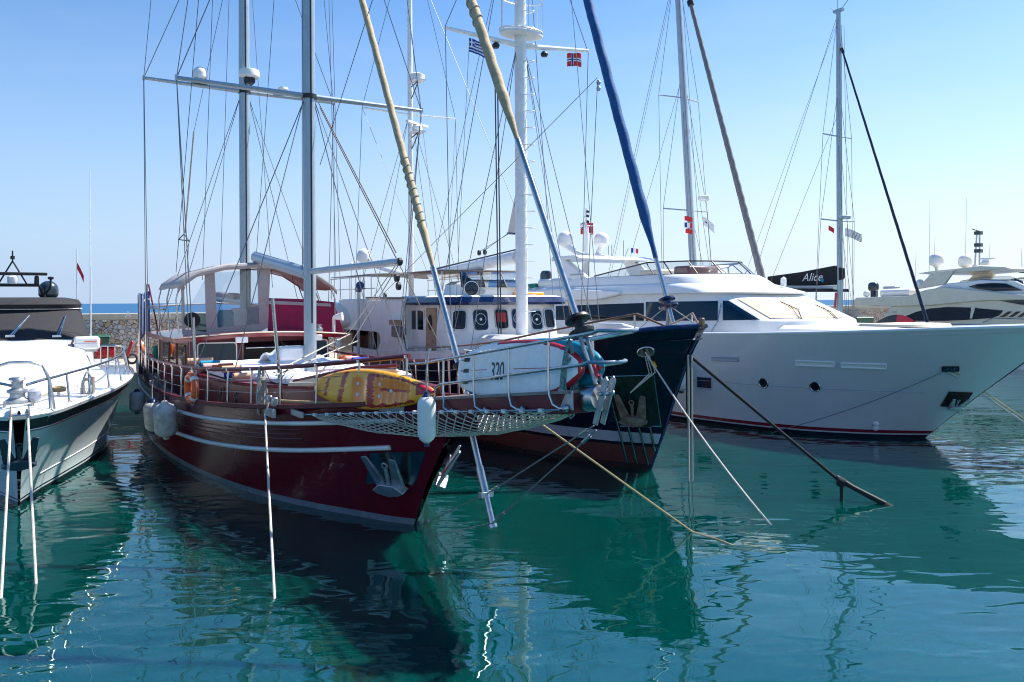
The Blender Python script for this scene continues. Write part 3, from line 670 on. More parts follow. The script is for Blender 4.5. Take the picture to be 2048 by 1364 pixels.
# trunk cabin with porthole sides and cushions on top
TZ = lambda x: interp([(.6, 2.50), (-2, 2.36), (-4, 2.22), (-7, 2.10), (-11, 2.06)], x)[0]
def trunk_pt(x, side, k):     # k 0 deck .. 1 top
    hw = interp([(.6, .30), (-1, .72), (-3, 1.25), (-6, 1.72), (-9, 1.95), (-11, 2.0)], x)[0]
    zt_ = TZ(x); zd = interp(GH.tab, x)[2] - .36
    return Vector((x, side * (hw - .10 * k), lerp(zd, zt_, k)))
xs = [lerp(.6, -10, i / 24) for i in range(25)]
m = MB()
m.ring_loft([[trunk_pt(x, -1, 0), trunk_pt(x, -1, .94), trunk_pt(x, -1, 1) + Vector((0, .05, 0)), trunk_pt(x, 1, 1) - Vector((0, .05, 0)), trunk_pt(x, 1, .94), trunk_pt(x, 1, 0)] for x in xs]); m.build('trunk_cabin', 'burgundy', gl, smooth=30)
MB().ring_loft([[trunk_pt(x, s, .97) + Vector((0, s * a, bq)) for s, a, bq in ((-1, .05, -.02), (-1, .05, .05), (1, .05, .05), (1, .05, -.02))] for x in xs]).build('trunk_coaming', 'burgundy_bright', gl, smooth=20)
TB = m.bvh()
for px, py, w_, h_, nm in ((443, 790, .26, .36, 0), (416, 783, .26, .36, 0)):
    p, nn = G.hit(TB, px, py)
    if p: window(gl, p, (1, 0, 0), (0, -.12 * -1, 1), w_, h_, .07, 'teak', 'glass', .04)
p, nn = G.hit(TB, 471, 796)
if p: window(gl, p, (1, 0, 0), (0, .12, 1), .14, .20, .068, 'steel', 'glass', .05)
# cream settee backs at the forward end of the cushions
for i in range(2):
    x0, x1 = (-3.5, -1.3) if i == 0 else (-1.25, -.1)
    for s in (-1,):
        a, b_ = trunk_pt(x0, s, 1), trunk_pt(x1, s, 1)
        h0, h1 = (.02, .30) if i == 0 else (.30, .34)
        MB().prism([a + Vector((0, 0, .06)), b_ + Vector((0, 0, .06)), b_ + Vector((0, .04, h1)), a + Vector((0, .04, h0 + .06))], (0, .10, 0)).build('settee_back', 'cream_trim', gl, bevel=.03)
a = [trunk_pt(x, -1, 1) for x in (-3.6, -1.3, -.1)]
MB().tube([a[0] + Vector((0, .06, .08)), a[1] + Vector((0, .10, .36)), a[2] + Vector((0, .10, .40))], .035, 8).build('settee_rail', 'burgundy', gl)
MB().ring_loft([[trunk_pt(x, -1, 1) + Vector((0, -.07, .0)), trunk_pt(x, -1, 1) + Vector((0, -.06, .09)), trunk_pt(x, -1, 1) + Vector((0, .12, .09)), trunk_pt(x, -1, 1) + Vector((0, .12, .0))] for x in (.55, -.5, -1.5, -2.5, -3.4)]).build('settee_base', 'cream_trim', gl, bevel=.02)
def mattress(x0, x1, y0, y1, h, label, lump=0):
    t = []
    nx, ny = 26, 16
    for i in range(nx + 1):
        row = []
        for j in range(ny + 1):
            u, v = i / nx, j / ny; e = min(1, min(u, 1 - u) * 14) ** .5 * min(1, min(v, 1 - v) * 10) ** .5
            x, y = lerp(x0, x1, u), lerp(y0, y1, v); z = TZ(x) + .06
            row.append((x, y, z + h * (.45 + .55 * e) + .018 * noise.noise(Vector((x * 3, y * 3, 0))) + lump * max(0, math.sin(u * 21)) * .06 * e * (u > .55)))
        t.append(row)
    bot = [[(q[0], q[1], TZ(q[0]) + .05) for q in r] for r in t]
    m = MB().grid(t); n0 = len(t[0])
    edge = lambda g: [g[i][0] for i in range(nx + 1)] + [g[nx][j] for j in range(1, ny + 1)] + [g[i][ny] for i in range(nx - 1, -1, -1)] + [g[0][j] for j in range(ny - 1, 0, -1)]
    m.ring_loft([edge(bot), edge(t)], False)
    tag(m.build('sun_mattress', 'cushion_white', fr=G, piv=((x0 + x1) / 2, (y0 + y1) / 2, 2.4), smooth=60), label, 'mattress', 'white sun mattresses on the cabin top')
mattress(-9.7, -6.3, -1.66, -.05, .30, 'wide white sun mattress on the near side of the cabin top below the rolled towels')
mattress(-9.7, -6.4, .05, 1.66, .30, 'white sun mattress on the far side of the cabin top behind the foremast')
mattress(-6.2, -3.4, -1.25, -.1, .16, 'white sun mattress on the cabin top just behind the coiled rope on the rail')
mattress(-5.4, -2.6, .0, 1.15, .16, 'white sun mattress forward of the foremast on the far side')
# crumpled backrest cushion and a small bolster at the mast
m = MB(); g = []
for i in range(31):
    row = []
    for j in range(15):
        u, v = i / 30, j / 14; x = -8.6 + 2.6 * v * .5; y = lerp(-.55, 1.0, u)
        row.append((x + .1 * math.sin(u * 9), y, 2.40 + (.10 + .30 * math.exp(-((u - .35) * 2.6) ** 2)) * math.sin(math.pi * v) ** .7 + .035 * math.sin(u * 34 + v * 3) * math.sin(math.pi * v)))
    g.append(row)
m.grid(g); tag(m.build('folded_cushion', 'cushion_white', fr=G, piv=(-8, .2, 2.4), smooth=70, solid=.05), 'crumpled pile of white cushion pads in the middle of the cabin top', 'cushion')
MB_ = MB().box((-6.1, -.42, 2.78), (.26, .62, .34)); tag(MB_.build('bolster_cushion', 'cushion_white', fr=G, piv=(-6.1, -.42, 2.62), bevel=.07), 'small upright white bolster cushion leaning beside the foremast', 'cushion')
def towel(px, py, mat, label, L=.38, r=.085, yaw=0, zz=2.50):
    p = G.at(px, py, z=zz); d = Vector((math.sin(yaw), math.cos(yaw), 0)); m = MB(); N = 46
    prof = [(r * (.35 + .65 * i / N), 2 * math.pi * 2.6 * i / N) for i in range(N + 1)]; s_ = d.cross(Vector((0, 0, 1)))
    m.grid([[p + d * (k * L / 2) + s_ * (rr * math.cos(a)) + Vector((0, 0, rr * math.sin(a))) for k in (-1, -.5, 0, .5, 1)] for rr, a in prof])
    m.lathe([(r * .88, -L * .47), (r * .9, L * .47)], p, d, 16)
    tag(m.build('rolled_towel', mat, fr=G, piv=p - Vector((0, 0, r)), smooth=60), label, 'towel', 'rolled towels on the sun mattresses')
for a in ((392, 722, 'peach_cloth', 'peach rolled towel farthest left on the cabin top cushions', .42), (411, 721, 'peach_cloth', 'peach rolled towel second from the left, lying end to end with another', .36), (420, 727, 'aqua_cloth', 'blue-green rolled towel on the white mattress', .46),
          (424, 733, 'pink_cloth', 'pale pink rolled towel just in front of the blue-green one', .40), (441, 736, 'rust_cloth', 'rust red rolled towel beside the pale pink one', .34), (452, 733, 'rust_cloth', 'rust red rolled towel, the right one of the pair', .32), (463, 738, 'peach_cloth', 'salmon rolled towel right of the rust red pair', .42)):
    towel(a[0], a[1], a[2], a[3], a[4])
for a in ((466, 750, 'blue_cloth', 'royal blue rolled towel seen under the burgundy handrail', .36), (485, 752, 'peach_cloth', 'peach rolled towel next to the royal blue one under the handrail', .42)):
    towel(*a, zz=2.36)
for a in ((692, 716, 'rust_cloth', 'orange rolled towel at the far right end of the cushions', .34), (705, 718, 'pink_cloth', 'pinkish rolled towel on the far cushion edge left of the dark blue one', .38), (719, 720, 'blue_cloth', 'dark blue rolled towel at the rail stanchion', .40)):
    towel(*a, zz=2.46)
# ---- deckhouse
dh = [(-10.0, 2.05), (-15.2, 2.05)]
m = MB()
def house(x, k):      # front is rounded: side corners lie further aft
    return x
fy = [-2.05, -1.75, -1.0, 0, 1.0, 1.75, 2.05]; fx = [-10.35, -10.05, -9.92, -9.88, -9.92, -10.05, -10.35]
outline = [(x, y) for x, y in zip(fx, fy)] + [(-15.2, 2.05), (-15.2, -2.05)]
m.ring_loft([[Vector((x - .0, y, 1.3)) for x, y in outline], [Vector((x - .10, y * .98, 3.02)) for x, y in outline]]); m.build('deckhouse', 'burgundy', gl, smooth=20); DB = m.bvh()
def roofz(y): return 3.16 - .022 * y * y
outl2 = [(-9.55, 0), (-9.6, -1.1), (-9.75, -2.0), (-10.1, -2.42), (-15.4, -2.42), (-15.4, 2.42), (-10.1, 2.42), (-9.75, 2.0), (-9.6, 1.1)]
m = MB(); gx = []
for k in range(13):
    y = lerp(-2.42, 2.42, k / 12); x0 = -9.55 - .05 * abs(y) - (.35 * max(0, (abs(y) - 1.9) / .52) ** 2)
    gx.append([Vector((x0, y, roofz(y) - .11)), Vector((x0 + .02, y, roofz(y) - .02)), Vector((x0, y, roofz(y))), Vector((-15.4, y, roofz(y) + .02)), Vector((-15.4, y, roofz(y) - .11))])
m.ring_loft(gx, True); m.build('roof', 'burgundy_bright', gl, smooth=25)
MB().tube([(-9.53 - .05 * abs(y) - (.35 * max(0, (abs(y) - 1.9) / .52) ** 2), y, roofz(y) + .015) for y in [lerp(-2.42, 2.42, k / 14) for k in range(15)]], .022, 6).build('roof_edge', 'cream_trim', gl)
# four raked front panes, three tilted open
for y0, y1, fr_, open_ in ((-1.80, -.82, 'white_paint', 0), (-.62, .40, 'teak', 1), (.46, 1.12, 'black', 1), (1.22, 1.86, 'white_paint', 0)):
    yc = (y0 + y1) / 2; p, nn = DB.ray_cast(Vector((-5, yc, 2.56)), Vector((-1, 0, 0)))[:2]
    ex = Vector((nn.y * -1, nn.x, 0)); ex = ex if ex.y > 0 else -ex; ey = nn.cross(ex); ey = ey if ey.z > 0 else -ey
    wf = window(gl, p + nn * .005, ex, ey, (y1 - y0) * 1.0, .62, .07, fr_, 'dark_interior' if open_ else 'glass_blue', .035, .03, 'front_window')
    if open_:
        h = p + ey * .32 + nn * .04; o_ = (nn * .62 - ey * .30).normalized()
        MB().prism([h - ex * (y1 - y0) * .5, h + ex * (y1 - y0) * .5, h + ex * (y1 - y0) * .5 + o_ * .36, h - ex * (y1 - y0) * .5 + o_ * .36], ey * .02).build('tilted_pane', 'glass', wf)
        MB().tube([h - ex * (y1 - y0) * .5 + o_ * .36, h + ex * (y1 - y0) * .5 + o_ * .36], .014, 6).build('pane_edge', 'steel', wf)
for xw in (-11.2, -12.6, -14.0):
    for s in (-1, 1): window(gl, (xw, s * 2.045, 2.5), (-s * -1, 0, 0), (0, 0, 1), 1.0, .55, .07, 'teak', 'glass', .035, .02, 'side_window')
for y in (-.75, 1.36):
    MB().box((-9.62, y, 2.98), (.10, .34, .17)).build('floodlight', 'white_paint', gl, bevel=.02)
MB().lathe([(.05, 0), (.06, .04), (.09, .10), (.12, .26), (.13, .28)], (-9.9, 1.98, 3.55), (.55, .8, .1), 16).build('ventilator_cowl', 'white_paint', gl)
MB().tube([(-9.95, 2.0, 3.1), (-9.92, 2.0, 3.55)], .05, 8).build('ventilator_pipe', 'white_paint', gl)
for y in (1.25, 1.5): MB().lathe([(.10, 0), (.10, .10), (.06, .12), (.06, .20), (.10, .22)], (-9.75, y, 3.14), (0, 0, 1), 14).build('capstan', 'galvanised', gl)
# ---- upper helm: grey canvas enclosure with clear windows, magenta spray cloth, awning on a bent frame
xa = -11.0
def ap(px, py): return G.at(px, py, x=xa)
bow_pts = [Vector((0, y, z)) for y, z in ((-2.15, 3.15), (-2.22, 4.1), (-2.12, 4.55), (-1.7, 4.86), (-.9, 5.07), (0, 5.14), (.9, 5.10), (1.7, 4.90), (2.25, 4.55), (2.42, 4.1), (2.42, 3.15))]
for x in (-11.0, -12.6, -14.2): MB().tube([p + Vector((x, 0, 0)) for p in bow_pts], .022, 8).build('awning_frame', 'steel', gl)
aw = [p for p in bow_pts[1:-1]]; aw[0] = Vector((0, -2.2, 4.38)); aw[-1] = Vector((0, 2.4, 4.35))
MB().grid([[p + Vector((x, 0, .03 + dz)) for p in aw] for x, dz in ((-10.75, -.03), (-11.0, .02), (-11.8, .0), (-12.6, .03), (-13.4, 0), (-14.3, .02))]).build('awning', 'grey_canvas', gl, solid=.02, smooth=60)
MB().grid([[Vector((-10.75, p.y, p.z)) , Vector((-10.78, p.y * 1.0, p.z - .12))] for p in aw]).build('awning_valance', 'grey_canvas', gl, solid=.015)
def screen(quad, mat, name, dx=0):
    P = [ap(*q) + Vector((dx, 0, 0)) for q in quad]
    return MB().prism(P, (-.012, 0, 0)).build(name, mat, gl, smooth=0)
screen(((409, 546), (429, 544), (436, 664), (413, 664)), 'grey_canvas', 'canvas_strip')
screen(((514, 533), (541, 533), (536, 655), (519, 660)), 'grey_canvas', 'canvas_strip')
screen(((366, 658), (413, 664), (436, 655), (519, 648), (537, 630), (536, 655), (519, 664), (366, 684)), 'grey_canvas', 'canvas_skirt', .004)
screen(((362, 570), (368, 566), (371, 662), (364, 668)), 'grey_canvas', 'canvas_strip')
screen(((371, 628), (409, 560), (413, 660), (371, 662)), 'clear_plastic', 'clear_window')
screen(((429, 545), (515, 540), (519, 648), (436, 655)), 'clear_plastic', 'clear_window')
m = MB(); cc = ap(384, 640); m.lathe([(.22, 0), (.22, .01)], cc + Vector((.02, 0, 0)), (1, 0, 0), 24); m.build('round_patch', 'black_canvas', gl)
# wheel-side seats seen through the clear windows
for px, py, mat in ((452, 640, 'aqua_cloth'), (478, 636, 'cushion_white'), (505, 634, 'blue_cloth'), (400, 648, 'green_cloth')):
    p = G.at(px, py, x=-12.1); MB().box(p, (.35, .50, .62)).build('helm_seat', mat, gl, bevel=.1)
MB().prism([ap(536, 596), ap(606, 598), ap(668, 604), ap(690, 668), ap(536, 664)], (-.05, 0, 0)).build('spray_cloth', 'magenta_canvas', gl, bevel=.02)
MB().prism([G.at(536, 601, x=-10.97), G.at(660, 607, x=-10.97), G.at(663, 613, x=-10.97), G.at(536, 608, x=-10.97)], (-.02, 0, 0)).build('spray_cloth_band', 'grey_canvas', gl)
# ---- masts, spreaders, booms
def mast(par, x, z0, z1, r, mat, luff=True, y=0):
    o = MB().lathe([(r * 1.05, 0), (r, .3), (r, (z1 - z0) * .6), (r * .8, z1 - z0)], (x, y, z0), (0, 0, 1), 20).build('mast', mat, par, smooth=60)
    if luff: MB().box((x + r * .99, y, (z0 + z1) / 2 + 1), (.03, .035, z1 - z0 - 2)).build('luff_groove', 'black', o)
    return o
MX, NX = -5.93, -12.3
mast(gl, MX, 1.5, 17.2, .148, 'mast_grey'); mast(gl, NX, 1.5, 18.0, .165, 'mast_grey')
for x, z, a in ((MX, 9.0, 3.0), (NX, 10.55, 2.86)):
    for s in (-1, 1): MB().tube([(x, s * .12, z), (x, s * a, z + .02)], [.085, .060], 12, flat=.8).build('spreader', 'mast_grey', gl)
    MB().lathe([(.19, 0), (.19, .10)], (x, 0, z - .06), (0, 0, 1), 18).build('spreader_collar', 'black', gl)
    for s in (-1, 1): MB().box((x, s * a, z + .02), (.10, .06, .13)).build('spreader_tip', 'galvanised', gl)
MB().lathe([(.24, 0), (.31, .06), (.31, .22), (.29, .26), (.05, .28)], (NX + .1, .12, 10.95), (0, 0, 1), 22).build('radar_scanner', 'gelcoat_matt', gl)
MB().box((NX + .08, .1, 10.86), (.5, .3, .14)).build('radar_bracket', 'black', gl)
radome(gl, (NX, -1.3, 10.68), .21); MB().box((NX, -1.3, 10.66), (.34, .40, .10)).build('radome_base', 'black', gl)
MB().lathe([(.03, 0), (.03, .16), (.17, .18), (.15, .24), (.03, .26)], (NX, 1.2, 10.6), (0, 0, 1), 16).build('satellite_antenna', 'gelcoat_matt', gl)
# booms
bz = 4.75
MB().tube([(MX + .15, 0, bz), (-.62, 0, bz)], .075, 12).build('staysail_boom', 'mast_grey', gl)
MB().tube([(MX - .12, 0, 4.70), (-11.1, .0, 5.35)], .13, 12, flat=1.25).build('main_boom', 'mast_grey', gl)
MB().tube([(MX - .12, 0, 4.83), (-11.1, 0, 5.50)], .035, 6).build('boom_track', 'mast_grey', gl)
MB().prism([(MX - .16, 0, 6.9), (MX - .17, 0, 5.0), (MX - .62, 0, 4.95)], (0, .02, 0)).build('sail_tack', 'sailcloth', gl)
MB().tube([(NX - .2, 0, 4.02), (-17.6, 0, 4.2)], .11, 10).build('mizzen_boom', 'mast_grey', gl)
MB().tube([(NX - 1, 0, 4.18), (-17.4, 0, 4.34)], [.13, .10], 10).build('mizzen_sail', 'grey_canvas', gl)
# furled headsails on the two forestays
f1, f1b = Vector((1.66, 0, 3.05)), Vector((-2.43, 0, 10.2)); dd = (f1b - f1).normalized()
zq = lambda z: f1 + dd * ((z - f1.z) / dd.z)
MB().tube([zq(2.5), zq(4.6)], .052, 12).build('furler_tube', 'steel', gl)
furled(gl, zq(4.2), zq(15.5), .070, 'tan_canvas', lash=9, lash_rng=(.10, .22), tail=.10)
MB().lathe([(.10, 0), (.11, .06), (.06, .1), (.06, .2), (.11, .24), (.10, .28)], zq(2.75), dd, 14).build('furler_drum', 'black', gl)
f2, f2b = Vector((5.18, 0, 3.25)), Vector((2.15, 0, 8.73)); d2 = (f2b - f2).normalized(); zr = lambda z: f2 + d2 * ((z - f2.z) / d2.z)
MB().tube([zr(3.75), zr(6.3)], .045, 12).build('furler_tube', 'steel', gl)
furled(gl, zr(6.1), zr(16), .080, 'tan_canvas', lash=30, lash_rng=(.22, .75), tail=.10)
MB().lathe([(.16, 0), (.17, .04), (.07, .06), (.07, .18), (.17, .20), (.16, .24)], zr(3.58), d2, 18).build('furler_drum', 'black', gl)
for s in (-1, 1): MB().tube([zr(3.60) + Vector((0, s * .05, 0)), zr(2.98) + Vector((0, s * .05, 0))], .022, 7, flat=1.6).build('tack_link', 'galvanised', gl)
MB().tube([zr(3.22), zr(3.06)], .05, 10).build('tack_shackle', 'red', gl)
# standing rigging
def chain(x, s): return GH.sheer(x, s, dz=.02, dy=-.02)
for s in (-1, 1):
    wire(gl, (MX, s * 3.0, 9.02), chain(MX - .5, s), r=.012); wire(gl, (MX, s * 3.0, 9.02), chain(MX - .85, s), r=.010)
    wire(gl, (MX, s * 3.0, 9.02), (MX, s * .12, 16.6), r=.012); wire(gl, (MX, s * 3.0, 9.02), (MX, s * 1.9, 17), r=.010)
    wire(gl, (NX, s * 2.86, 10.57), chain(NX - .5, s), r=.012); wire(gl, (NX + .05, s * 2.86, 10.57), chain(NX + .2, s), r=.010)
    wire(gl, (NX, s * 2.86, 10.57), (NX, s * .12, 17.5), r=.012); wire(gl, (NX, s * 2.86, 10.57), (NX, s * 2.2, 18), r=.010)
    wire(gl, (MX, s * .12, 8.9), chain(MX - 1.6, s), r=.012); wire(gl, (MX, s * .12, 8.95), chain(MX + 1.3, s), r=.011)
    wire(gl, (NX, s * .12, 10.4), chain(NX - 1.7, s), r=.010); wire(gl, (NX, s * .12, 10.4), chain(NX + 1.4, s), r=.010)
for a, b_, ka, kb in (((397, 0), (352, 545), {'y': -2.6}, {'y': -2.6}), ((445, 0), (388, 262), {'y': -1}, {'y': -1}), ((458, 0), (441, 540), {'y': -.6}, {'y': -1}), ((425, 0), (405, 560), {'y': -1.5}, {'y': -1.5}),
                      ((505, 0), (545, 575), {'y': .3}, {'y': .5}), ((548, 0), (513, 508), {'y': 0}, {'y': 0}), ((658, 0), (672, 560), {'y': 2.5}, {'y': 2.5}), ((664, 0), (681, 590), {'y': 2.3}, {'y': 2.3}),
                      ((604, 0), (605, 540), {'y': -.16}, {'y': -.16}), ((745, 0), (640, 330), {'y': 0}, {'y': 0})):
    pxwire(G, gl, a, b_, ka, kb, name='halyard', r=.008, mat='wire_dark')
for a, b_ in (((637, 205), (792, 505)), ((640, 215), (797, 525))): pxwire(G, gl, a, b_, {'y': .05}, name='topping_lift', r=.014, mat='wire_dark')
pxwire(G, gl, (388, 262), (370, 466), {'y': -1}, name='block_tackle', r=.028, mat='rope_grey', n=6)
tri = [G.at(*q, y=-1) for q in ((368, 468), (357, 479), (378, 482))]; MB().tube(tri, .022, 6, closed=True).build('lifting_triangle', 'wire_dark', gl)
pxwire(G, gl, (357, 480), (352, 545), {'y': -1}, name='halyard', r=.008); pxwire(G, gl, (378, 482), (374, 545), {'y': -1}, name='halyard', r=.008)
for a, b_ in (((990, 150), (997, 668)), ((995, 160), (1002, 668))): pxwire(G, gl, a, b_, {'y': 0}, {'y': .25}, name='sheet', r=.011, mat='wire_dark')
for a, b_ in (((797, 530), (700, 690)), ((792, 530), (690, 676)), ((799, 530), (888, 705))): pxwire(G, gl, a, b_, {'y': 0}, {'y': 1.4}, name='sheet', r=.010, mat='rope_grey')
pxwire(G, gl, (548, 745), (700, 668), {'y': -1.9}, {'y': 2.2}, name='sheet', r=.018, mat='rope_grey'); pxwire(G, gl, (552, 750), (715, 682), {'y': -1.9}, {'y': 2.2}, name='sheet', r=.018, mat='rope_grey')
for p_ in (Vector((-.62, 0, bz)), Vector((-.75, 0, bz - .3)), Vector((-.9, .1, bz - .45))): MB().lathe([(.03, -.04), (.075, -.03), (.075, .03), (.03, .04)], p_, (0, 1, 0), 12).build('pulley_block', 'black', gl)
pxwire(G, gl, (690, 665), (1195, 155), {'y': 2.4}, {'y': 5}, name='burgee_line', r=.009, mat='rope_grey', n=5)
# poles standing at the starboard rail
MB().tube([GH.sheer(-6.9, -1, dz=0, dy=-.15), GH.sheer(-6.9, -1, dz=1.95, dy=-.1)], .028, 8).build('gangway_pole', 'steel', gl)
pa, pb = G.at(563, 800, y=-1.55), G.at(545, 597, y=-1.75); MB().tube([pa, pb], .035, 8).build('gangway_pole', 'steel', gl)
MB().tube([GH.sheer(-12.6, -1, dz=0), GH.sheer(-12.6, -1, dz=2.9)], .03, 8).build('gangway_pole', 'steel', gl)
MB().tube([GH.sheer(-14.6, -1, dz=.0), GH.sheer(-14.6, -1, dz=2.6)], .035, 8).build('canopy_post', 'steel', gl)
# stern canopy frame and aft seating
for y in (-1.9, 1.9):
    MB().tube([(-15.3, y, 3.80), (-19.3, y, 3.85)], .035, 8).build('canopy_bar', 'steel', gl)
    for x in (-16.4, -19.2): MB().tube([(x, y, 1.6), (x, y, 3.85)], .03, 8).build('canopy_post', 'steel', gl)
MB().grid([[(x, y, 3.88 + .10 * (1 - (y / 2) ** 2)) for y in (-1.9, -1, 0, 1, 1.9)] for x in (-15.6, -17, -18.2, -19.3)]).build('stern_awning', 'grey_canvas', gl, solid=.03)
for y, mat in ((-1.5, 'green_cloth'), (-.4, 'green_cloth'), (.6, 'red_cloth')): MB().box((-17.6, y, 2.25), (.45, .85, .5)).build('stern_cushion', mat, gl, bevel=.1)
MB().box((-17.6, -.3, 1.85), (.9, 3.6, .3)).build('stern_bench', 'burgundy', gl, bevel=.03)
MB().tube([(-16.6, -1.0, 2.3), (-16.2, -1.5, 2.75)], .10, 10).build('rolled_mat', 'yellow', gl)
# mooring chock and cleat where the rope leaves the rail
p, nn = G.hit(GB, 540, 823); ck = GH.sheer(-2.62, -1)
MB().box(ck + Vector((0, -.03, -.10)), (.62, .07, .17)).build('chock_plate', 'galvanised', gl, bevel=.01)
for dx in (-.2, .2): MB().box(ck + Vector((dx, .0, .12)), (.16, .10, .17)).build('bollard', 'galvanised', gl, bevel=.02)
rope(G, [ck + Vector((0, -.06, .10)), ck + Vector((.02, -.10, -.05)), ck + Vector((.035, -.14, -.12)), G.at(549, 1195, z=0), G.at(549, 1195, z=0) + (G.at(549, 1195, z=0) - ck) * .25], .020, 'rope_white', 'white mooring rope dropping straight from the burgundy bulwark into the water')
MB().ring_loft([[GH.sheer(x, -1, dz=-.10, dy=.012 + .03 * k) + Vector((0, 0, .07 * math.cos(a))) + Vector((.0, 0, 0)) for a in [math.pi * i / 6 for i in range(7)]] for x, k in ((.42, 0), (.50, 1), (.9, 1), (.98, 0))]).build('fairlead', 'galvanised', gl)
MB().tube([ck + Vector((.1, .12, .12)), GH.sheer(-1.2, -1, dz=.05, dy=-.14), GH.sheer(.5, -1, dz=.05, dy=-.14)], .028, 8).build('deck_rope', 'rope_tan', gl)
MB().box(GH.sheer(-.05, -1, dz=.09, dy=-.12), (.36, .16, .13), top=(1.15, 1)).build('deck_chock', 'black', gl, bevel=.015)
# ---- things on the gulet's rail
rl = lambda x, dz=.76, dy=-.07: GH.sheer(x, -1, dz=dz, dy=dy)
coil(G, rl(-3.15, .80), .26, .92, 'rope_grey', 'grey rope hank hanging from the burgundy handrail above the white mooring rope', 11, .016, ax=(.5, -.85, 0))
MB().tube([rl(-3.0, .72), rl(-2.8, .50), rl(-2.5, .44), rl(-2.2, .72)], .010, 5).build('slack_line', 'wire_dark', gl)
# lifebuoy
c = G.at(383, 776, y=-2.62); t = thing('lifebuoy', 'orange lifebuoy with white bands tied to the burgundy boat\'s side rail', 'lifebuoy', G, c - Vector((0, 0, .36)), 'lifebuoys on the burgundy boat')
tan = (GH.sheer(-5.5, -1) - GH.sheer(-7.5, -1)).normalized(); tan.z = 0
def buoy(t, c, tan, Rr, r, mat='orange'):
    pts = [c + tan * (Rr * math.cos(a)) + Vector((0, 0, Rr * math.sin(a))) for a in [2 * math.pi * i / 40 for i in range(40)]]
    MB().tube(pts, r, 12, closed=True).build('ring', mat, t, smooth=80)
    for k in range(4):
        a0 = R(90 * k + 45); MB().tube([c + tan * (Rr * math.cos(a)) + Vector((0, 0, Rr * math.sin(a))) for a in (a0 - .14, a0, a0 + .14)], r * 1.06, 12).build('reflective_band', 'white_paint', t)
    MB().tube([c + tan * ((Rr + r * 1.15 + .02 * math.sin(8 * a)) * math.cos(a)) + Vector((0, 0, (Rr + r * 1.15 + .02 * math.sin(8 * a)) * math.sin(a))) for a in [2 * math.pi * i / 40 for i in range(40)]], .009, 5, closed=True).build('grab_line', 'rope_white', t)
buoy(t, c, tan, .29, .085)
c2 = Vector((2.0, .30, 2.92)); t = thing('lifebuoy', 'red-orange lifebuoy half hidden behind the tail of the white paddle board', 'lifebuoy', G, c2 - Vector((0, 0, .36)), 'lifebuoys on the burgundy boat')
buoy(t, c2, Vector((.8, .6, 0)), .28, .08, 'orange')
c3 = Vector((-15.8, -2.55, 2.45)); t = thing('lifebuoy', 'orange lifebuoy at the burgundy boat\'s stern post, beside the Greek flag', 'lifebuoy', G, c3 - Vector((0, 0, .36)), 'lifebuoys on the burgundy boat')
buoy(t, c3, Vector((1, .0, 0)), .28, .08, 'orange')
fa = Vector((-18.9, -1.6, 0))
flag(G, fa + Vector((-.25, -.22, 4.45)), (.15, -.95, -.30), 1.55, .46, lambda u, v: p_greek(v, u), ('blue_cloth', 'white_cloth'), 'large blue and white striped Greek flag drooping from the burgundy boat\'s stern staff', 0, 1.4, .07, pole=((-18.9, -1.45, 2.3), (-19.2, -1.85, 4.7), .03, 'burgundy_bright'))
# ---- boards and kayak
def board(name, label, cat, c, ex, ez, L, Wd, T, outline, pattern, mats, rocker=.0, dome=.35):
    ex = Vector(ex).normalized(); ez = (Vector(ez) - ex * ex.dot(Vector(ez))).normalized(); ey = ex.cross(ez).normalized(); c = Vector(c)   # ey = towards the camera side
    t = thing(name, label, cat, G, c - ez * Wd / 2, 'boards lashed inside the rail'); m = MB(); nu, nv = 190, 64; F_, Bk = [], []
    for i in range(nu + 1):
        u = i / nu; hw = max(.004, outline(u)) * Wd / 2; rf, rb = [], []
        for j in range(nv + 1):
            v = 2 * j / nv - 1; e = (1 - abs(v) ** 4) ** .5 * min(1, (min(u, 1 - u) * 18)) ** .5
            p = c + ex * ((u - .5) * L) + ez * (v * hw) + ey * (rocker * (2 * u - 1) ** 2)
            d = dome(u, v) if callable(dome) else 0
            rf.append(p + ey * (T / 2 * e + d)); rb.append(p - ey * (T / 2 * e))
        F_.append(rf); Bk.append(rb)
    m.grid(F_, lambda i, j: pattern((i + .5) / nu, 2 * (j + .5) / nv - 1)); m.grid(Bk, len(mats) - 1)
    m.build('board_body', mats, t, smooth=50); return t, c, ex, ey, ez
# kayak
KA, KB_ = Vector((-1.62, -1.30, 2.42)), Vector((1.75, -.46, 2.56)); kc = (KA + KB_) / 2; kx = KB_ - KA
def k_out(u): return (math.sin(math.pi * min(1, max(0, u)) ** .88) ** .62)
def k_pat(u, v):
    j = .016 * noise.noise(Vector((u * 40, v * 14, 1))) + .012 * noise.noise(Vector((u * 90, v * 40, 5))); uu = u + j; vv = v + j * 4
    hw = k_out(u)
    if u < .035: return 1
    if abs(uu - .165 - .02 * vv) < .014 and -.62 < vv < .62: return 1
    if abs(uu - .305 - .03 * vv) < .022 and -.78 < vv < .86 and abs(v) > .04: return 1
    if .52 < uu < .575 and -.86 < vv < .80: return 1
    if .52 < uu < .96 and .60 < vv - .1 * u < .74 - .25 * max(0, u - .8): return 1
    if .52 < uu < .88 and -.90 < vv < -.72 + .05 * math.sin(u * 60): return 1
    if .62 < uu < .86 and abs(vv - .02) < .07: return 1
    if u > .90 and vv > -.3: return 1
    if .575 < u < .86 and -.7 < v < .62: return 2
    if .36 < u < .52 and -.7 < v < .6: return 2 if abs(v) < .62 and .39 < u < .5 else 0
    return 0
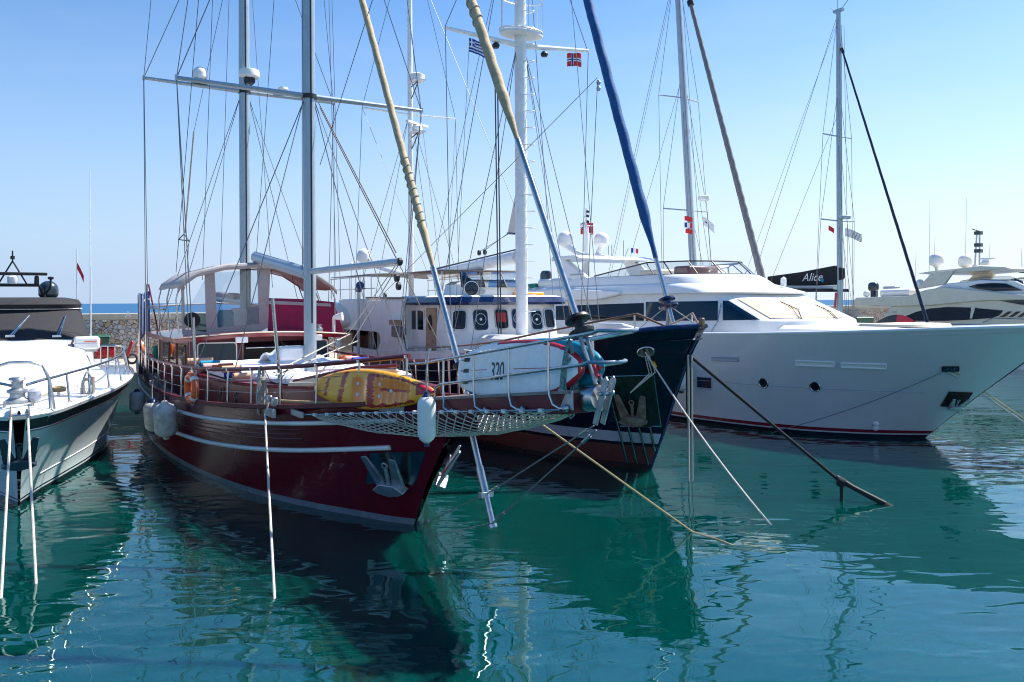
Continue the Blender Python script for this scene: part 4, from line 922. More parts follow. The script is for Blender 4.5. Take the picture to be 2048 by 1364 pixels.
def k_dome(u, v):
    d = 0
    if .38 < u < .52: d -= .045 * math.sin((u - .38) / .14 * math.pi) * max(0, 1 - (v / .8) ** 2)
    if .58 < u < .86: d -= .05 * math.sin((u - .58) / .28 * math.pi) ** .5 * max(0, 1 - (v / .8) ** 2) - .012 * max(0, math.sin(u * 130)) * (abs(v) > .1)
    return d
t, c, ex, ey, ez = board('kayak', 'yellow and orange sit-on kayak with red markings standing on edge behind the handrail', 'kayak', kc, kx, (0, .10, 1), kx.length, .70, .22, k_out, k_pat, ('yellow', 'red', 'deep_orange', 'yellow'), 0, k_dome)
for u, v in ((.43, .28), (.43, -.30), (.615, .30), (.615, -.32), (.545, -.02), (.70, -.02)): MB().lathe([(.035, 0), (.03, .02), (.018, .022)], c + ex * ((u - .5) * kx.length) + ez * (v * .33) + ey * (.085 + k_dome(u, v) * .6), ey, 12).build('drain_plug', 'white_paint', t)
# paddle boards
def s_out(u): return min(1, 1.0 * (1 - max(0, (u - .45) / .55) ** 2.4) ** .55 * (1 - max(0, (.42 - u) / .42) ** 2.2 * .52))
def s_out2(u): return s_out(u) * (1 if u > .02 else .8)
def s_pat(u, v):
    hw = s_out(u); e = min((1 - abs(v)) * hw * .44, (1 - u) * 2.2 if u > .8 else 9)
    if e < .055 and u > .36: return 1
    if e < .03: return 2
    if abs(v - .02) < .010 and u > .16 and not (.30 < u < .52): return 1
    return 0
bx = Vector((1, .06, .085)).normalized(); bc = Vector((3.72, -.21, 3.05))
t, c, ex, ey, ez = board('paddle_board', 'white stand-up paddle board with red rim and black numerals leaning inside the pulpit', 'paddle board', bc, bx, (0, .16, 1), 2.98, .84, .13, s_out2, s_pat, ('board_white', 'red', 'teal', 'teal'))
tm = xform(text_mesh('320', .36, spacing=.95), basis(c + ex * (-.33) - ez * .03 + ey * .066, ex * .66, ez, ey)); tm.build('board_number', 'black', t, smooth=0)
for v in (.55, 0, -.55):
    q = c + ex * (-1.16) + ez * (v * .30) + ey * .066; MB().box(q, (.13, .02, .055), rot=basis((0, 0, 0), ex, ey, ez).to_3x3()).tube([q - ex * .15, q], .008, 5).build('strap_anchor', 'black', t)
b2 = Vector((3.86, -.0, 3.06))
board('paddle_board', 'teal stand-up paddle board standing behind the white one', 'paddle board', b2, bx, (0, .16, 1), 2.95, .86, .15, s_out2, lambda u, v: 1 if (u > .9 and -.5 < v < .1 and (u - .9) * 8 > abs(v + .2)) else 0, ('teal', 'red', 'teal'))
coil(G, zr(3.52) + Vector((-.10, -.16, 0)), .20, .98, 'rope_teal', 'teal and white rope hank hanging at the furling drum on the bowsprit', 11, .013, ax=(.5, .85, 0))
# ---- fenders along the gulet
hp = GH.sheer(1.62, -1, dz=.66, dy=-.07)
ftop = G.at(853, 783, y=-1.0)
fender(G, ftop, .135, .80, 'fender_white', 'fender_blue', 'clean white fender hanging in front of the netting below the kayak', hang=.62)
for px, py, r_, L_, mt, cp, lb, ln in ((304, 797, .24, .95, 'fender_worn', 'fender_blue', 'long grey-white fender with dark blue neck against the burgundy side', (.10, -.10)), (329, 803, .27, .98, 'fender_worn', 'fender_worn', 'fat yellowed dirty fender touching the burgundy side', (.32, -.10))):
    q = G.at(px, py, y=-3.05); fender(G, q, r_, L_, mt, cp, lb, ln, .5)
# ================================================================ navy steel motor sailer in the middle
T = Frame(3.27, 18.9, 30)
TH = Hull([(1.78, .10, .03, 3.43), (.9, .72, .28, 3.36), (-.2, 1.32, .60, 3.15), (-2, 1.92, 1.15, 2.82), (-4, 2.22, 1.66, 2.50), (-7.4, 2.36, 2.10, 2.22), (-12, 2.38, 2.25, 2.02), (-16, 2.2, 1.9, 2.05), (-18.5, 1.8, 1.2, 2.15)],
          [(0, 0), (.9, .45), (1.7, .80), (2.8, 1.33), (3.43, 1.78)], 5.5, .8)
tr = thing('motor_sailer', 'navy blue steel motor sailer with white wheelhouse and tall white mast with steps', 'motor sailer', T)
tm_ = TH.mesh(); TBV = tm_.bvh(); weld(tm_.build('hull', 'trawler_hull', tr, smooth=50))
TH.deck(-.28, .08).build('deck', 'grey_teak', tr)
for s in (-1, 1):
    MB().tube([TH.sheer(x, s, dz=.01, dy=-.02) for x in [lerp(1.76, -18.4, i / 40) for i in range(41)]], .055, 8).build('cap_rail', 'navy_trim', tr)
    MB().tube([TH.sheer(x, s, dz=.40, dy=-.10) for x in [lerp(.55, -11.2, i / 30) for i in range(31)]], .026, 8).build('wooden_rail', 'varnish', tr)
    MB().tube([TH.sheer(.55, s, dz=.40, dy=-.10), TH.sheer(1.1, s, dz=.06, dy=-.08)], .026, 8).build('wooden_rail', 'varnish', tr)
    for x in (.5, -.6, -1.7, -2.8, -3.9): MB().tube([TH.sheer(x, s, dz=.0, dy=-.10), TH.sheer(x, s, dz=.40, dy=-.10)], .022, 8).build('stanchion', 'steel', tr)
    for x in (-6.5, -7.6, -8.7, -9.6): MB().tube([TH.sheer(x, s, dz=.2, dy=-.10), TH.sheer(x, s, dz=.40, dy=-.10)], .022, 8).build('stanchion', 'white_paint', tr)
    xs = [lerp(-4.2, -18.4, i / 24) for i in range(25)]
    hh = lambda x: .26 * min(1, (-4.2 - x) / .8)
    MB().ring_loft([[TH.sheer(x, s, dz=.03, dy=-.09), TH.sheer(x, s, dz=.03, dy=0), TH.sheer(x, s, dz=.03 + hh(x), dy=-.01), TH.sheer(x, s, dz=.03 + hh(x), dy=-.09)] for x in xs]).build('white_bulwark', 'white_paint', tr, smooth=30)
MB().prism([(1.66, -.05, 3.42), (1.80, -.05, 3.42), (1.80, -.05, 3.62), (1.70, -.05, 3.62)], (0, .10, 0)).build('stem_head', 'varnish', tr, bevel=.02)
# stem bar
MB().tube([Vector((TH.stemx(z) - .005, 0, z)) for z in [0 + 3.2 * i / 16 for i in range(17)]], .035, 6).build('stem_bar', 'navy_trim', tr)
# hawse hole, plate, bars, anchor
p, nn = T.hit(TBV, 1292, 703); ex = (Vector((1, 0, 0)) - nn * nn.x).normalized(); ey = nn.cross(ex); ey = ey if ey.z > 0 else -ey
HAWSE = p + nn * .05
MB().tube([p + nn * .02 + ex * (.19 * math.cos(a)) + ey * (.105 * math.sin(a)) for a in [2 * math.pi * i / 26 for i in range(26)]], .030, 8, closed=True).build('hawse_ring', 'steel', tr)
MB().prism([p + nn * .006 + ex * (.18 * math.cos(a)) + ey * (.10 * math.sin(a)) for a in [2 * math.pi * i / 26 for i in range(26)]], nn * .006).build('hawse_plate', 'polished_plate', tr)
for q in (-.07, .05): MB().tube([p + nn * .02 + ex * q - ey * .09, p + nn * .05 + ex * q + ey * .08], .035, 8).build('hawse_bollard', 'rusty_iron', tr)
hull_patch(T, TBV, ((1212, 754), (1308, 751), (1321, 851), (1241, 851)), tr, 'bow_plate', 'green_plate', .012)
def hullrod(fr, bv, a, b_, r, off, par, name, mat, n=8):
    pts = []
    for i in range(9):
        q, k = fr.hit(bv, lerp(a[0], b_[0], i / 8), lerp(a[1], b_[1], i / 8))
        if q is not None: pts.append(q + k * off)
    if len(pts) > 1: return MB().tube(pts, r, n).build(name, mat, par)
for a, b_ in (((1212, 753), (1308, 750)), ((1308, 750), (1322, 852)), ((1241, 852), (1322, 852))): hullrod(T, TBV, a, b_, .022, .02, tr, 'plate_edge', 'polished_plate')
for a, b_ in (((1214, 760), (1256, 922)), ((1258, 853), (1275, 925)), ((1279, 853), (1297, 926)), ((1301, 853), (1310, 900))): hullrod(T, TBV, a, b_, .030, .05, tr, 'rubbing_bar', 'polished_plate')
p, nn = T.hit(TBV, 1271, 838); up = (Vector((0, 0, 1)) - nn * nn.z).normalized()
anchor(T, p + nn * .16, up, nn, .74, 'rusty_iron', 'rusty iron anchor hanging on the navy blue bow below the oval hawse hole')
for k in (-.04, .0, .05): MB().tube([HAWSE + ex * k - ey * .08, HAWSE + ex * (k * 1.6) - ey * .5 + nn * .05, p + nn * .2 + up * .74], .014, 5).build('anchor_lashing', 'rope_white', tr)
MB().tube([HAWSE + ex * .08 - ey * .26, HAWSE + ex * .10 - ey * .40], .05, 8).build('yellow_tag', 'yellow', tr)
# ---- superstructure
def shell(par, name, mat, rings, smooth=25, bevel=0): return MB().ring_loft(rings).build(name, mat, par, smooth=smooth, bevel=bevel)
def plan(front, hw, aft, z, round_=.9, n=6, skew=0):
    """plan outline with rounded front corners"""
    pts = [Vector((aft, -hw, z))]
    for i in range(n + 1):
        a = R(90 * i / n); pts.append(Vector((front - round_ + round_ * math.sin(a), -hw + round_ * .8 * (1 - math.cos(a)), z)))
    for i in range(n, -1, -1):
        a = R(90 * i / n); pts.append(Vector((front - round_ + round_ * math.sin(a), hw - round_ * .8 * (1 - math.cos(a)), z)))
    pts.append(Vector((aft, hw, z))); return pts
wh = MB().ring_loft([plan(-6.45, 2.02, -10.2, 2.1, .8), plan(-6.55, 2.0, -10.2, 3.0, .8), plan(-6.72, 1.97, -10.2, 3.92, .8)]); WB = wh.bvh()
wh.build('wheelhouse', 'white_paint', tr, smooth=40)
shell(tr, 'wheelhouse_roof', 'navy_trim', [plan(-6.40, 2.22, -10.5, 3.90, .9), plan(-6.36, 2.26, -10.5, 3.98, .9), plan(-6.44, 2.2, -10.5, 4.14, .9)])
shell(tr, 'roof_top', 'white_paint', [plan(-6.46, 2.16, -10.5, 4.145, .9), plan(-6.6, 2.0, -10.5, 4.19, .9)])
shell(tr, 'fore_cabin', 'white_paint', [plan(-2.1, 1.25, -6.6, 2.3, 1.1), plan(-2.3, 1.18, -6.6, 2.92, 1.1), plan(-2.6, 1.05, -6.6, 3.0, 1.1)])
MB().ring_loft([[Vector((-1.2 + dx, y, z)) for y, z in ((.1, 3.0), (1.15, 3.0), (1.15, 3.2), (.1, 3.45))] for dx in (0, -.2, -1.1)]).build('deck_box', 'gelcoat', tr, bevel=.06)
def wwin(px, py, w_, h_, frame='steel', inside=None):
    p, nn = T.hit(WB, px, py)
    if p is None: return
    ex = Vector((0, 0, 1)).cross(nn).normalized(); ey = nn.cross(ex)
    f = window(tr, p, ex, ey, w_, h_, .09, frame, 'glass', .035, .025, 'wheelhouse_window')
    if inside == 'fan':
        MB().tube([p + nn * .03 + ex * (.17 * math.cos(a)) + ey * (.02 + .17 * math.sin(a)) for a in [2 * math.pi * i / 28 for i in range(28)]], .017, 6, closed=True).build('clear_view_screen', 'steel', f)
        MB().lathe([(.045, 0), (.04, .03), (.01, .035)], p + nn * .01 + ey * .02, nn, 12).build('screen_hub', 'white_paint', f)
    if inside == 'red': MB().prism([p + nn * .006 + ex * x + ey * y for x, y in ((-.16, -.10), (.16, -.10), (.16, .20), (-.16, .20))], nn * .004).build('red_blind', 'red', f)
for a in ((919, 640, .40, .56, 'steel', None), (961, 640, .42, .56, 'navy_trim', 'fan'), (1003, 638, .42, .58, 'steel', 'red'), (1036, 638, .36, .56, 'navy_trim', 'fan'), (1073, 640, .38, .58, 'steel', 'fan'), (1098, 637, .36, .58, 'steel', None)): wwin(*a)
# side: two-pane window and the varnished door
p, nn = T.hit(WB, 834, 640)
for dx in (-.30, .30):
    q = T.at(834, 640, y=-2.0) + Vector((dx, 0, 0)); window(tr, q, (1, 0, 0), (0, 0, 1), .50, .62, .02, 'white_paint', 'glass', .03, .02, 'side_window')
q = T.at(862, 661, y=-2.02); q.z = 0
MB().prism([(q.x - .36, -2.0, 2.35), (q.x + .36, -2.0, 2.35), (q.x + .36, -1.98, 3.80), (q.x - .36, -1.98, 3.80)], (0, -.05, 0)).build('wooden_door', 'door_wood', tr, bevel=.01)
dr = bpy.data.objects['wooden_door']; MB().prism([Vector((q.x + .13 * math.cos(a), -2.058, 3.36 + .24 * math.sin(a))) for a in [2 * math.pi * i / 20 for i in range(20)]], (0, -.008, 0)).build('oval_glass', 'glass', dr)
MB().tube([(q.x + .16, -2.06, 2.95), (q.x + .16, -2.12, 2.9), (q.x + .16, -2.06, 2.75)], .012, 6).build('door_handle', 'steel', dr)
# aft saloon, flush with the hull side
def side_prism(pts, name, mat, y0=-2.32, th=.06, both=True, par=None, bevel=0):
    for s in ((-1, 1) if both else (-1,)):
        MB().prism([Vector((x, s * abs(y0), z)) for x, z in pts], (0, -s * th, 0)).build(name, mat, par or tr, bevel=bevel, smooth=0)
sal = [(-9.9, 2.2), (-10.3, 3.2), (-9.7, 3.98), (-16.0, 4.10), (-16.3, 3.05), (-16.3, 2.95), (-13.9, 2.93), (-11.85, 2.93), (-11.62, 2.85), (-11.62, 2.6), (-11.9, 2.05), (-11.7, 1.95)]
side_prism([(-9.4, 2.2), (-9.9, 2.9), (-9.65, 4.02), (-16.0, 4.12), (-16.35, 2.94), (-12.2, 2.94), (-11.85, 2.88), (-11.75, 2.65), (-12.2, 2.05)], 'saloon_side', 'white_paint', -2.34, .10, bevel=.02)
MB().box((-12.9, 0, 4.06), (6.6, 4.56, .12)).build('saloon_roof', 'white_paint', tr, bevel=.03)
MB().box((-9.75, 0, 3.1), (.10, 4.4, 1.9)).build('saloon_front', 'white_paint', tr)
MB().tube([(-9.7, -2.30, 4.13), (-13.2, -2.32, 4.16)], .04, 6).build('roof_rail', 'varnish', tr)
for i, x in enumerate((-12.35, -13.15, -13.95)):
    window(tr, (x, -1.72, 2.45), (1, 0, 0), (0, 0, 1), .66, .90, .03, 'white_paint', 'glass', .05, .03, 'saloon_door')
    MB().box((x - .12, -1.745, 2.45), (.22, .012, .82)).build('curtain', 'curtain', tr)
MB().box((-13.6, -1.2, 2.45), (4.2, .9, 1.2)).build('saloon_bulkhead', 'white_paint', tr)
MB().box((-15.6, -1.9, 2.35), (1.5, .8, 1.0)).build('aft_locker', 'varnish', tr, bevel=.02)
side_prism([(-16.1, 2.0), (-16.45, 2.0), (-16.45, 4.1), (-16.1, 4.1)], 'aft_pillar', 'white_paint', -2.30, .14)
q = T.at(796, 662, y=-2.36)
MB().box(q + Vector((0, -.03, -.02)), (.9, .06, .36)).build('nameboard_shelter', 'navy_trim', tr, bevel=.01)
MB().box(q + Vector((-.1, -.05, .28)), (.95, .10, .16)).build('side_locker', 'varnish', tr, bevel=.01)
MB().box(q + Vector((-.1, -.06, .39)), (1.15, .14, .04)).build('locker_lid', 'white_paint', tr)
MB().tube([q + Vector((.35, -.02, .5)), q + Vector((.95, -.05, -.55))], .018, 6).build('stay_bar', 'white_paint', tr)
# upper helm on the wheelhouse roof
shell(tr, 'helm_console', 'gelcoat', [plan(-7.6, 1.2, -9.0, 4.16, .5), plan(-7.7, 1.1, -9.0, 4.55, .5), plan(-8.0, .9, -9.0, 4.66, .4)])
MB().grid([[Vector((-7.55 - .35 * k, y * (1 - .1 * k), 4.45 + .5 * k)) for y in (-1.25, -.8, 0, .8, 1.25)] for k in (0, 1)]).build('helm_windscreen', 'smoked_screen', tr, solid=.01)
for y in (-1.2, -.4, .4, 1.2): MB().tube([(-7.55, y, 4.45), (-7.9, y * .9, 4.95)], .018, 6).build('screen_post', 'black', tr)
sl = T.at(943, 577, x=-7.3); sdv = (Vector((T.o.x, T.o.y, 4.2)) - sl).normalized()
MB().lathe([(.12, -.28), (.22, -.18), (.235, 0), (.235, .03), (.215, .03)], sl, sdv, 24).build('searchlight', 'white_paint', tr)
SLO = bpy.data.objects['searchlight']
MB().lathe([(.213, .0), (.213, .032), (.1, .045), (.02, .05)], sl, sdv, 24).build('searchlight_lens', 'glass_blue', SLO)
MB().tube([sl + Vector((-.1, 0, -.2)), (sl.x - .1, sl.y, 4.16)], .07, 10).build('searchlight_post', 'white_paint', tr)
for dy in (.26, .38): MB().lathe([(.07, 0), (.10, .12), (.095, .13)], (sl.x, sl.y + dy, 4.32), sdv, 16).build('deck_lamp', 'steel', tr)
MB().box((-7.4, 1.1, 4.24), (.6, .9, .12)).build('folded_cover', 'yellow', tr, bevel=.05)
# slatted sun awning over the upper helm
A0 = T.at(845, 552, y=-1.5)
for i in range(22):
    x = -8.4 - i * .13; MB().box((x, -.1, 4.98), (.075, 2.9, .02)).build('awning_slat', 'teak', tr)
MB().box((-9.8, -.1, 5.02), (3.0, 3.0, .02)).build('awning_sheet', 'grey_canvas', tr)
for x in (-8.4, -11.1):
    for y in (-1.5, 1.3): MB().tube([(x, y, 4.15), (x, y, 4.98)], .022, 8).build('awning_post', 'steel', tr)
# aft upper deck: guard rails, awning, covered tender hung in the davits
for y in (-2.2, 2.2):
    for z in (4.5, 4.95): MB().tube([(-12.6, y, z), (-17.9, y, z)], .02, 6).build('guard_rail', 'steel', tr)
    for x in (-13, -14.2, -15.4, -16.6, -17.8): MB().tube([(x, y, 4.12), (x, y, 4.95)], .018, 6).build('stanchion', 'steel', tr)
MB().grid([[(x, y, 5.02 + .08 * (1 - (y / 2.2) ** 2)) for y in (-2.2, -1.1, 0, 1.1, 2.2)] for x in (-13, -15, -17.9)]).build('blue_awning', 'grey_canvas', tr, solid=.03)
radome(tr, T.at(728, 527, y=-.6), .30); q = T.at(728, 527, y=-.6); MB().tube([q, (q.x, q.y, 4.1)], .04, 8).build('radome_pole', 'mast_white', tr)
q2 = T.at(703, 534, y=-.6); radome(tr, q2, .10); MB().tube([q2, (q2.x, q2.y, 4.1)], .02, 8).build('radome_pole', 'mast_white', tr)
tt = thing('covered_tender', 'tender under a pale grey cover hung beside the white davit post with blue top', 'tender', T, (-16.6, -2.2, 3.1))
m = MB(); rg = []
for i in range(15):
    u = i / 14; x = -14.6 - 3.2 * u; e = max(.05, math.sin(math.pi * (.06 + .88 * u))) ** .6
    rg.append([Vector((x, -1.9 + .75 * e * math.cos(a), 3.25 + .42 * u * 0 + (.85 if math.sin(a) > 0 else .42) * e * math.sin(a) + .05 * noise.noise(Vector((u * 5, a, 1))))) for a in [2 * math.pi * k / 18 for k in range(18)]])
m.ring_loft(rg); m.build('cover', 'sailcloth', tt, smooth=60)
MB().tube([(-14.8, -1.9, 3.0), (-17.6, -1.9, 2.9)], [.3, .25], 10).build('hull', 'dark_interior', tt)
pp = T.at(717, 700, y=-2.45)
MB().tube([(pp.x, -2.45, 1.9), (pp.x, -2.45, 4.35)], .06, 10).build('davit_post', 'white_paint', tr)
MB().tube([(pp.x - .25, -2.35, 4.50), (pp.x + .35, -2.5, 4.62)], .15, 12).build('davit_head', 'navy_trim', tr)
for a in ((742, 601), (766, 602), (770, 592)): MB().lathe([(.02, -.04), (.11, -.03), (.11, .03), (.02, .04)], T.at(*a, y=-2.2), (0, 1, 0), 14).build('pulley_block', 'black', tr)
# masts
TMX, TZX = -5.95, -14.5
mast(tr, TMX, 2.3, 17.5, .185, 'mast_white', False); mast(tr, TZX, 2.0, 19.0, .105, 'mast_white', False)
rh = Vector((.80, .55, 0)).normalized()
for i in range(23):
    z = 3.7 + i * .5
    if 11.7 < z < 12.2: continue
    c = Vector((TMX, 0, z)); MB().tube([c + rh * .15 + Vector((-rh.y, rh.x, 0)) * (.13 * math.cos(a)) + rh * (.30 * math.sin(a)) for a in [math.pi * k / 8 for k in range(9)]], .013, 6).build('mast_step', 'mast_white', tr)
MB().tube([(TMX, -2.5, 11.85), (TMX, -.1, 11.72)], [.05, .085], 10).build('spreader', 'mast_white', tr); MB().tube([(TMX, 2.5, 11.95), (TMX, .1, 11.72)], [.05, .085], 10).build('spreader', 'mast_white', tr)
for y in (-.85, .85): MB().lathe([(.02, .16), (.07, .15), (.12, .08), (.09, 0), (.02, -.01)], (TMX, y, 11.52), (0, 0, 1), 14).build('spreader_lamp', 'black', tr)
# crow's nest
ell = lambda z, k=1: [Vector((TMX + .05 + .42 * k * math.cos(a), .72 * k * math.sin(a), z)) for a in [2 * math.pi * i / 26 for i in range(26)]]
MB().ring_loft([ell(12.0), ell(12.08)]).build('lookout_floor', 'white_paint', tr, bevel=.01)
MB().tube(ell(13.1), .022, 6, closed=True).build('lookout_rail', 'mast_white', tr); MB().tube(ell(12.12), .03, 6, closed=True).build('lookout_rim', 'mast_white', tr)
for k in range(0, 26, 4): MB().tube([ell(12.05)[k], ell(13.1)[k]], .016, 6).build('lookout_post', 'mast_white', tr)
# main boom, mizzen gear
MB().tube([(TMX - .25, 0, 5.36), (-12.6, 0, 5.00)], [.19, .15], 12, flat=1.1).build('main_boom', 'mast_white', tr)
MB().tube([(TMX - .25, 0, 5.56), (-12.3, 0, 5.19)], .05, 8).build('boom_track', 'wire_dark', tr)
for x in (-8.3, -8.7): MB().lathe([(.02, -.04), (.09, -.03), (.09, .03), (.02, .04)], (x, 0, 5.62), (0, 1, 0), 12).build('pulley_block', 'black', tr)
MB().prism([(TMX - .22, 0, 7.6), (TMX - .24, 0, 6.05), (TMX - .85, 0, 6.12)], (0, .02, 0)).build('sail_tack', 'sailcloth', tr)
MB().tube([(TMX - .23, .01, 6.05), (TMX - .86, .01, 6.12)], .035, 6).build('sail_binding', 'navy_trim', tr)
wire(tr, (TMX - .88, 0, 6.1), (-8.4, 0, 5.65), 'sheet', .010, 'wire'); wire(tr, (TMX - .88, .04, 6.1), (-8.7, 0, 5.65), 'sheet', .010, 'wire')
MB().tube([(TZX - .1, 0, 5.0), (-18.6, 0, 5.6)], [.12, .10], 10).build('mizzen_boom', 'mast_white', tr)
for s, y in ((-1, 1.95), (1, 2.0)): MB().tube([(TZX, 0, 11.4), (TZX, s * y, 11.45)], .035, 8).build('spreader', 'mast_white', tr)
for zz, kind in ((12.45, 0), (10.45, 1)):
    MB().tube([(TZX, 0, zz), (TZX + .5, .1, zz + .15)], .022, 6).build('radar_bracket', 'wire_dark', tr)
    MB().tube([(TZX, 0, zz - .55), (TZX + .55, .1, zz + .12)], .022, 6).build('radar_bracket', 'wire_dark', tr)
    MB().box((TZX + .45, .1, zz + .18), (.62, .5, .05)).build('radar_shelf', 'mast_white', tr)
    if kind == 0: MB().lathe([(.24, 0), (.30, .06), (.30, .2), (.2, .25), (.02, .26)], (TZX + .45, .1, zz + .21), (0, 0, 1), 20).build('radar_scanner', 'gelcoat_matt', tr)
    else:
        MB().lathe([(.15, 0), (.2, .05), (.2, .18), (.1, .26)], (TZX + .45, .1, zz + .21), (0, 0, 1), 16).build('radar_scanner', 'gelcoat_matt', tr)
        MB().box((TZX + .45, .1, zz + .50), (.14, 1.25, .09), rot=Matrix.Rotation(.5, 3, 'Z')).build('radar_bar', 'gelcoat_matt', tr)
# blue furled headsail
b1, b2_ = Vector((.63, 0, 3.96)), Vector((-2.47, 0, 11.95)); bd = (b2_ - b1).normalized(); zb = lambda z: b1 + bd * ((z - b1.z) / bd.z)
MB().tube([zb(3.5), zb(5.3)], .05, 12).build('furler_tube', 'steel', tr)
furled(tr, zb(5.0), zb(16.5), .128, 'blue_canvas', tail=.10, wraps=12)
MB().lathe([(.10, 0), (.22, .03), (.23, .07), (.10, .10), (.10, .18), (.20, .20), (.19, .25)], zb(3.82), bd, 20).build('furler_drum', 'navy_trim', tr)
MB().tube([zb(3.85), (.62, 0, 3.3)], .05, 8).build('tack_fitting', 'galvanised', tr)
for q in ((.2, -.5, 3.35), (1.5, 0, 3.5), (.3, .4, 3.35)): wire(tr, zb(3.9), q, 'tack_line', .012, 'rope_white')
# rigging
for s in (-1, 1):
    for x, z in ((TMX + .9, 11.6), (TMX - .4, 11.6), (TMX - 1.6, 16.8)): wire(tr, (TMX, s * .15, z), TH.sheer(x, s, dz=.05, dy=-.06), r=.012)
    wire(tr, (TMX, s * 2.5, 11.9), TH.sheer(TMX - .2, s, dz=.05, dy=-.06), r=.012); wire(tr, (TMX, s * 2.5, 11.9), (TMX, s * .15, 17.2), r=.012)
    wire(tr, (TZX, s * 1.98, 11.45), TH.sheer(TZX - .3, s, dz=.1), r=.011); wire(tr, (TZX, s * 1.98, 11.45), (TZX, s * .05, 18.8), r=.011)
    wire(tr, (TZX, s * .1, 11.2), TH.sheer(TZX + 1.2, s, dz=.1), r=.010); wire(tr, (TZX, s * .1, 11.2), TH.sheer(TZX - 1.8, s, dz=.1), r=.010)
    wire(tr, (TZX, s * 1.98, 11.45), (TMX - 6, s * .4, 5.0), r=.008)
wire(tr, (TZX, 0, 18), (TMX, 0, 6.4), 'stay', .010); wire(tr, (TZX, 0, 15.0), (-11.8, 0, 5.2), 'topping_lift', .009); wire(tr, (TMX, 0, 16.9), (-12.5, 0, 5.2), 'topping_lift', .010)
pxwire(T, tr, (1143, 0), (1200, 660), {'y': 1.2}, {'y': 1.2}, name='halyard', r=.010); pxwire(T, tr, (1195, 165), (1172, 650), {'y': -.2}, {'y': -.4}, name='halyard', r=.010, mat='wire')
pxwire(T, tr, (1052, 120), (1130, 640), {'y': .2}, {'y': 1.4}, name='halyard', r=.009); pxwire(T, tr, (939, 75), (910, 640), {'y': -1.75}, {'y': -1.9}, name='halyard', r=.007)
for k in range(2): MB().lathe([(.02, -.03), (.07, -.02), (.07, .02), (.02, .03)], T.at(1197, 165 + k * 12, y=0), (0, 1, 0), 10).build('pulley_block', 'galvanised', tr)
h = T.at(938, 76, y=-1.75)
flag(T, h, (.55, .83, -.10), .40, .48, p_greek, ('blue_cloth', 'white_cloth'), 'small Greek flag under the left arm of the white stepped mast', .25, 1.5, .05)
h = T.at(1134, 107, y=1.9)
flag(T, h, (.62, .78, .0), .42, .48, p_norway, ('red_cloth', 'white_cloth', 'blue_cloth'), 'Norwegian flag under the right arm of the white stepped mast', .0, 1.6, .06)
# lines from the bow
rope(T, [HAWSE, T.at(1543, 1052, z=-.02), T.at(1660, 1120, z=-.9)], .019, 'rope_white', 'white mooring rope running from the oval hawse hole on the navy bow into the water', sag=.14)
SB = Vector((1.38, -.06, 2.80)); w1 = T.at(1683, 965, z=.32); w2 = T.at(1768, 1011, z=-.02)
sn = thing('snubber_line', 'thick black snubber rope from the navy stem to the water, knotted with a yellow ring', 'rope', T, SB, 'mooring ropes running down into the water')
MB().tube([SB, w1], .036, 8).build('snubber_rope', 'rope_black', sn); MB().tube([w1, w2, w2 + (w2 - w1) * 1.5], .028, 8).build('snubber_rope', 'rope_black', sn)
dw = (w2 - w1).normalized()
MB().tube([w1 - dw * .1 + Vector((0, 0, .06)), w1 + dw * .25 + Vector((0, 0, .03)), w1 + dw * .9 + Vector((0, 0, .05))], .05, 8).build('thimble', 'rubber', sn)
MB().lathe([(.04, -.09), (.10, -.06), (.10, .06), (.04, .09)], w1, dw, 12).build('rope_knot', 'rope_black', sn)
MB().lathe([(.04, -.1), (.09, -.06), (.09, .06), (.04, .1)], w1 + dw * .95, dw, 12).build('rope_knot', 'rope_black', sn)
MB().tube([w1 - Vector((0, 0, .05)), Vector((w1.x, w1.y, -.25))], .035, 8).build('hanging_tail', 'rope_black', sn)
q = w1 + dw * .80; MB().tube([q + Vector((0, 0, -.10)) + Vector((.07 * math.cos(a), 0, .09 * math.sin(a))) for a in [2 * math.pi * i / 12 for i in range(12)]], .022, 6, closed=True).build('yellow_ring', 'yellow', sn)
for dx, L_, mt, lb in ((0, 2.9, 'rope_grey', 'grey doubled rope hanging straight down from the navy stem into the water'), (.0, 1.62, 'rope_black', 'black rope loop hanging from the navy stem just above the water')):
    a = SB + Vector((-.02, -.03, -.02)) if mt == 'rope_black' else SB + Vector((.05, -.05, 0)); off = Vector((.06, .05, 0))
    rope(T, [a, a + Vector((0, 0, -L_ * .95)), a + off * .5 + Vector((0, 0, -L_)), a + off + Vector((0, 0, -L_ * .95)), a + off], .022, mt, lb)
# gulet's port bow line, seen below the net
ra = G.at(1056, 829, y=.75); rb = G.at(1385, 1064, z=.0); rc_ = G.at(1492, 1101, z=-.03)
rope(G, [Vector((1.0, .66, 2.3)), ra, rb, rb.lerp(rc_, .5) + Vector((0, 0, .02)), rc_], .018, 'rope_tan', 'tan mooring rope running from under the bowsprit netting across in front of the navy hull')
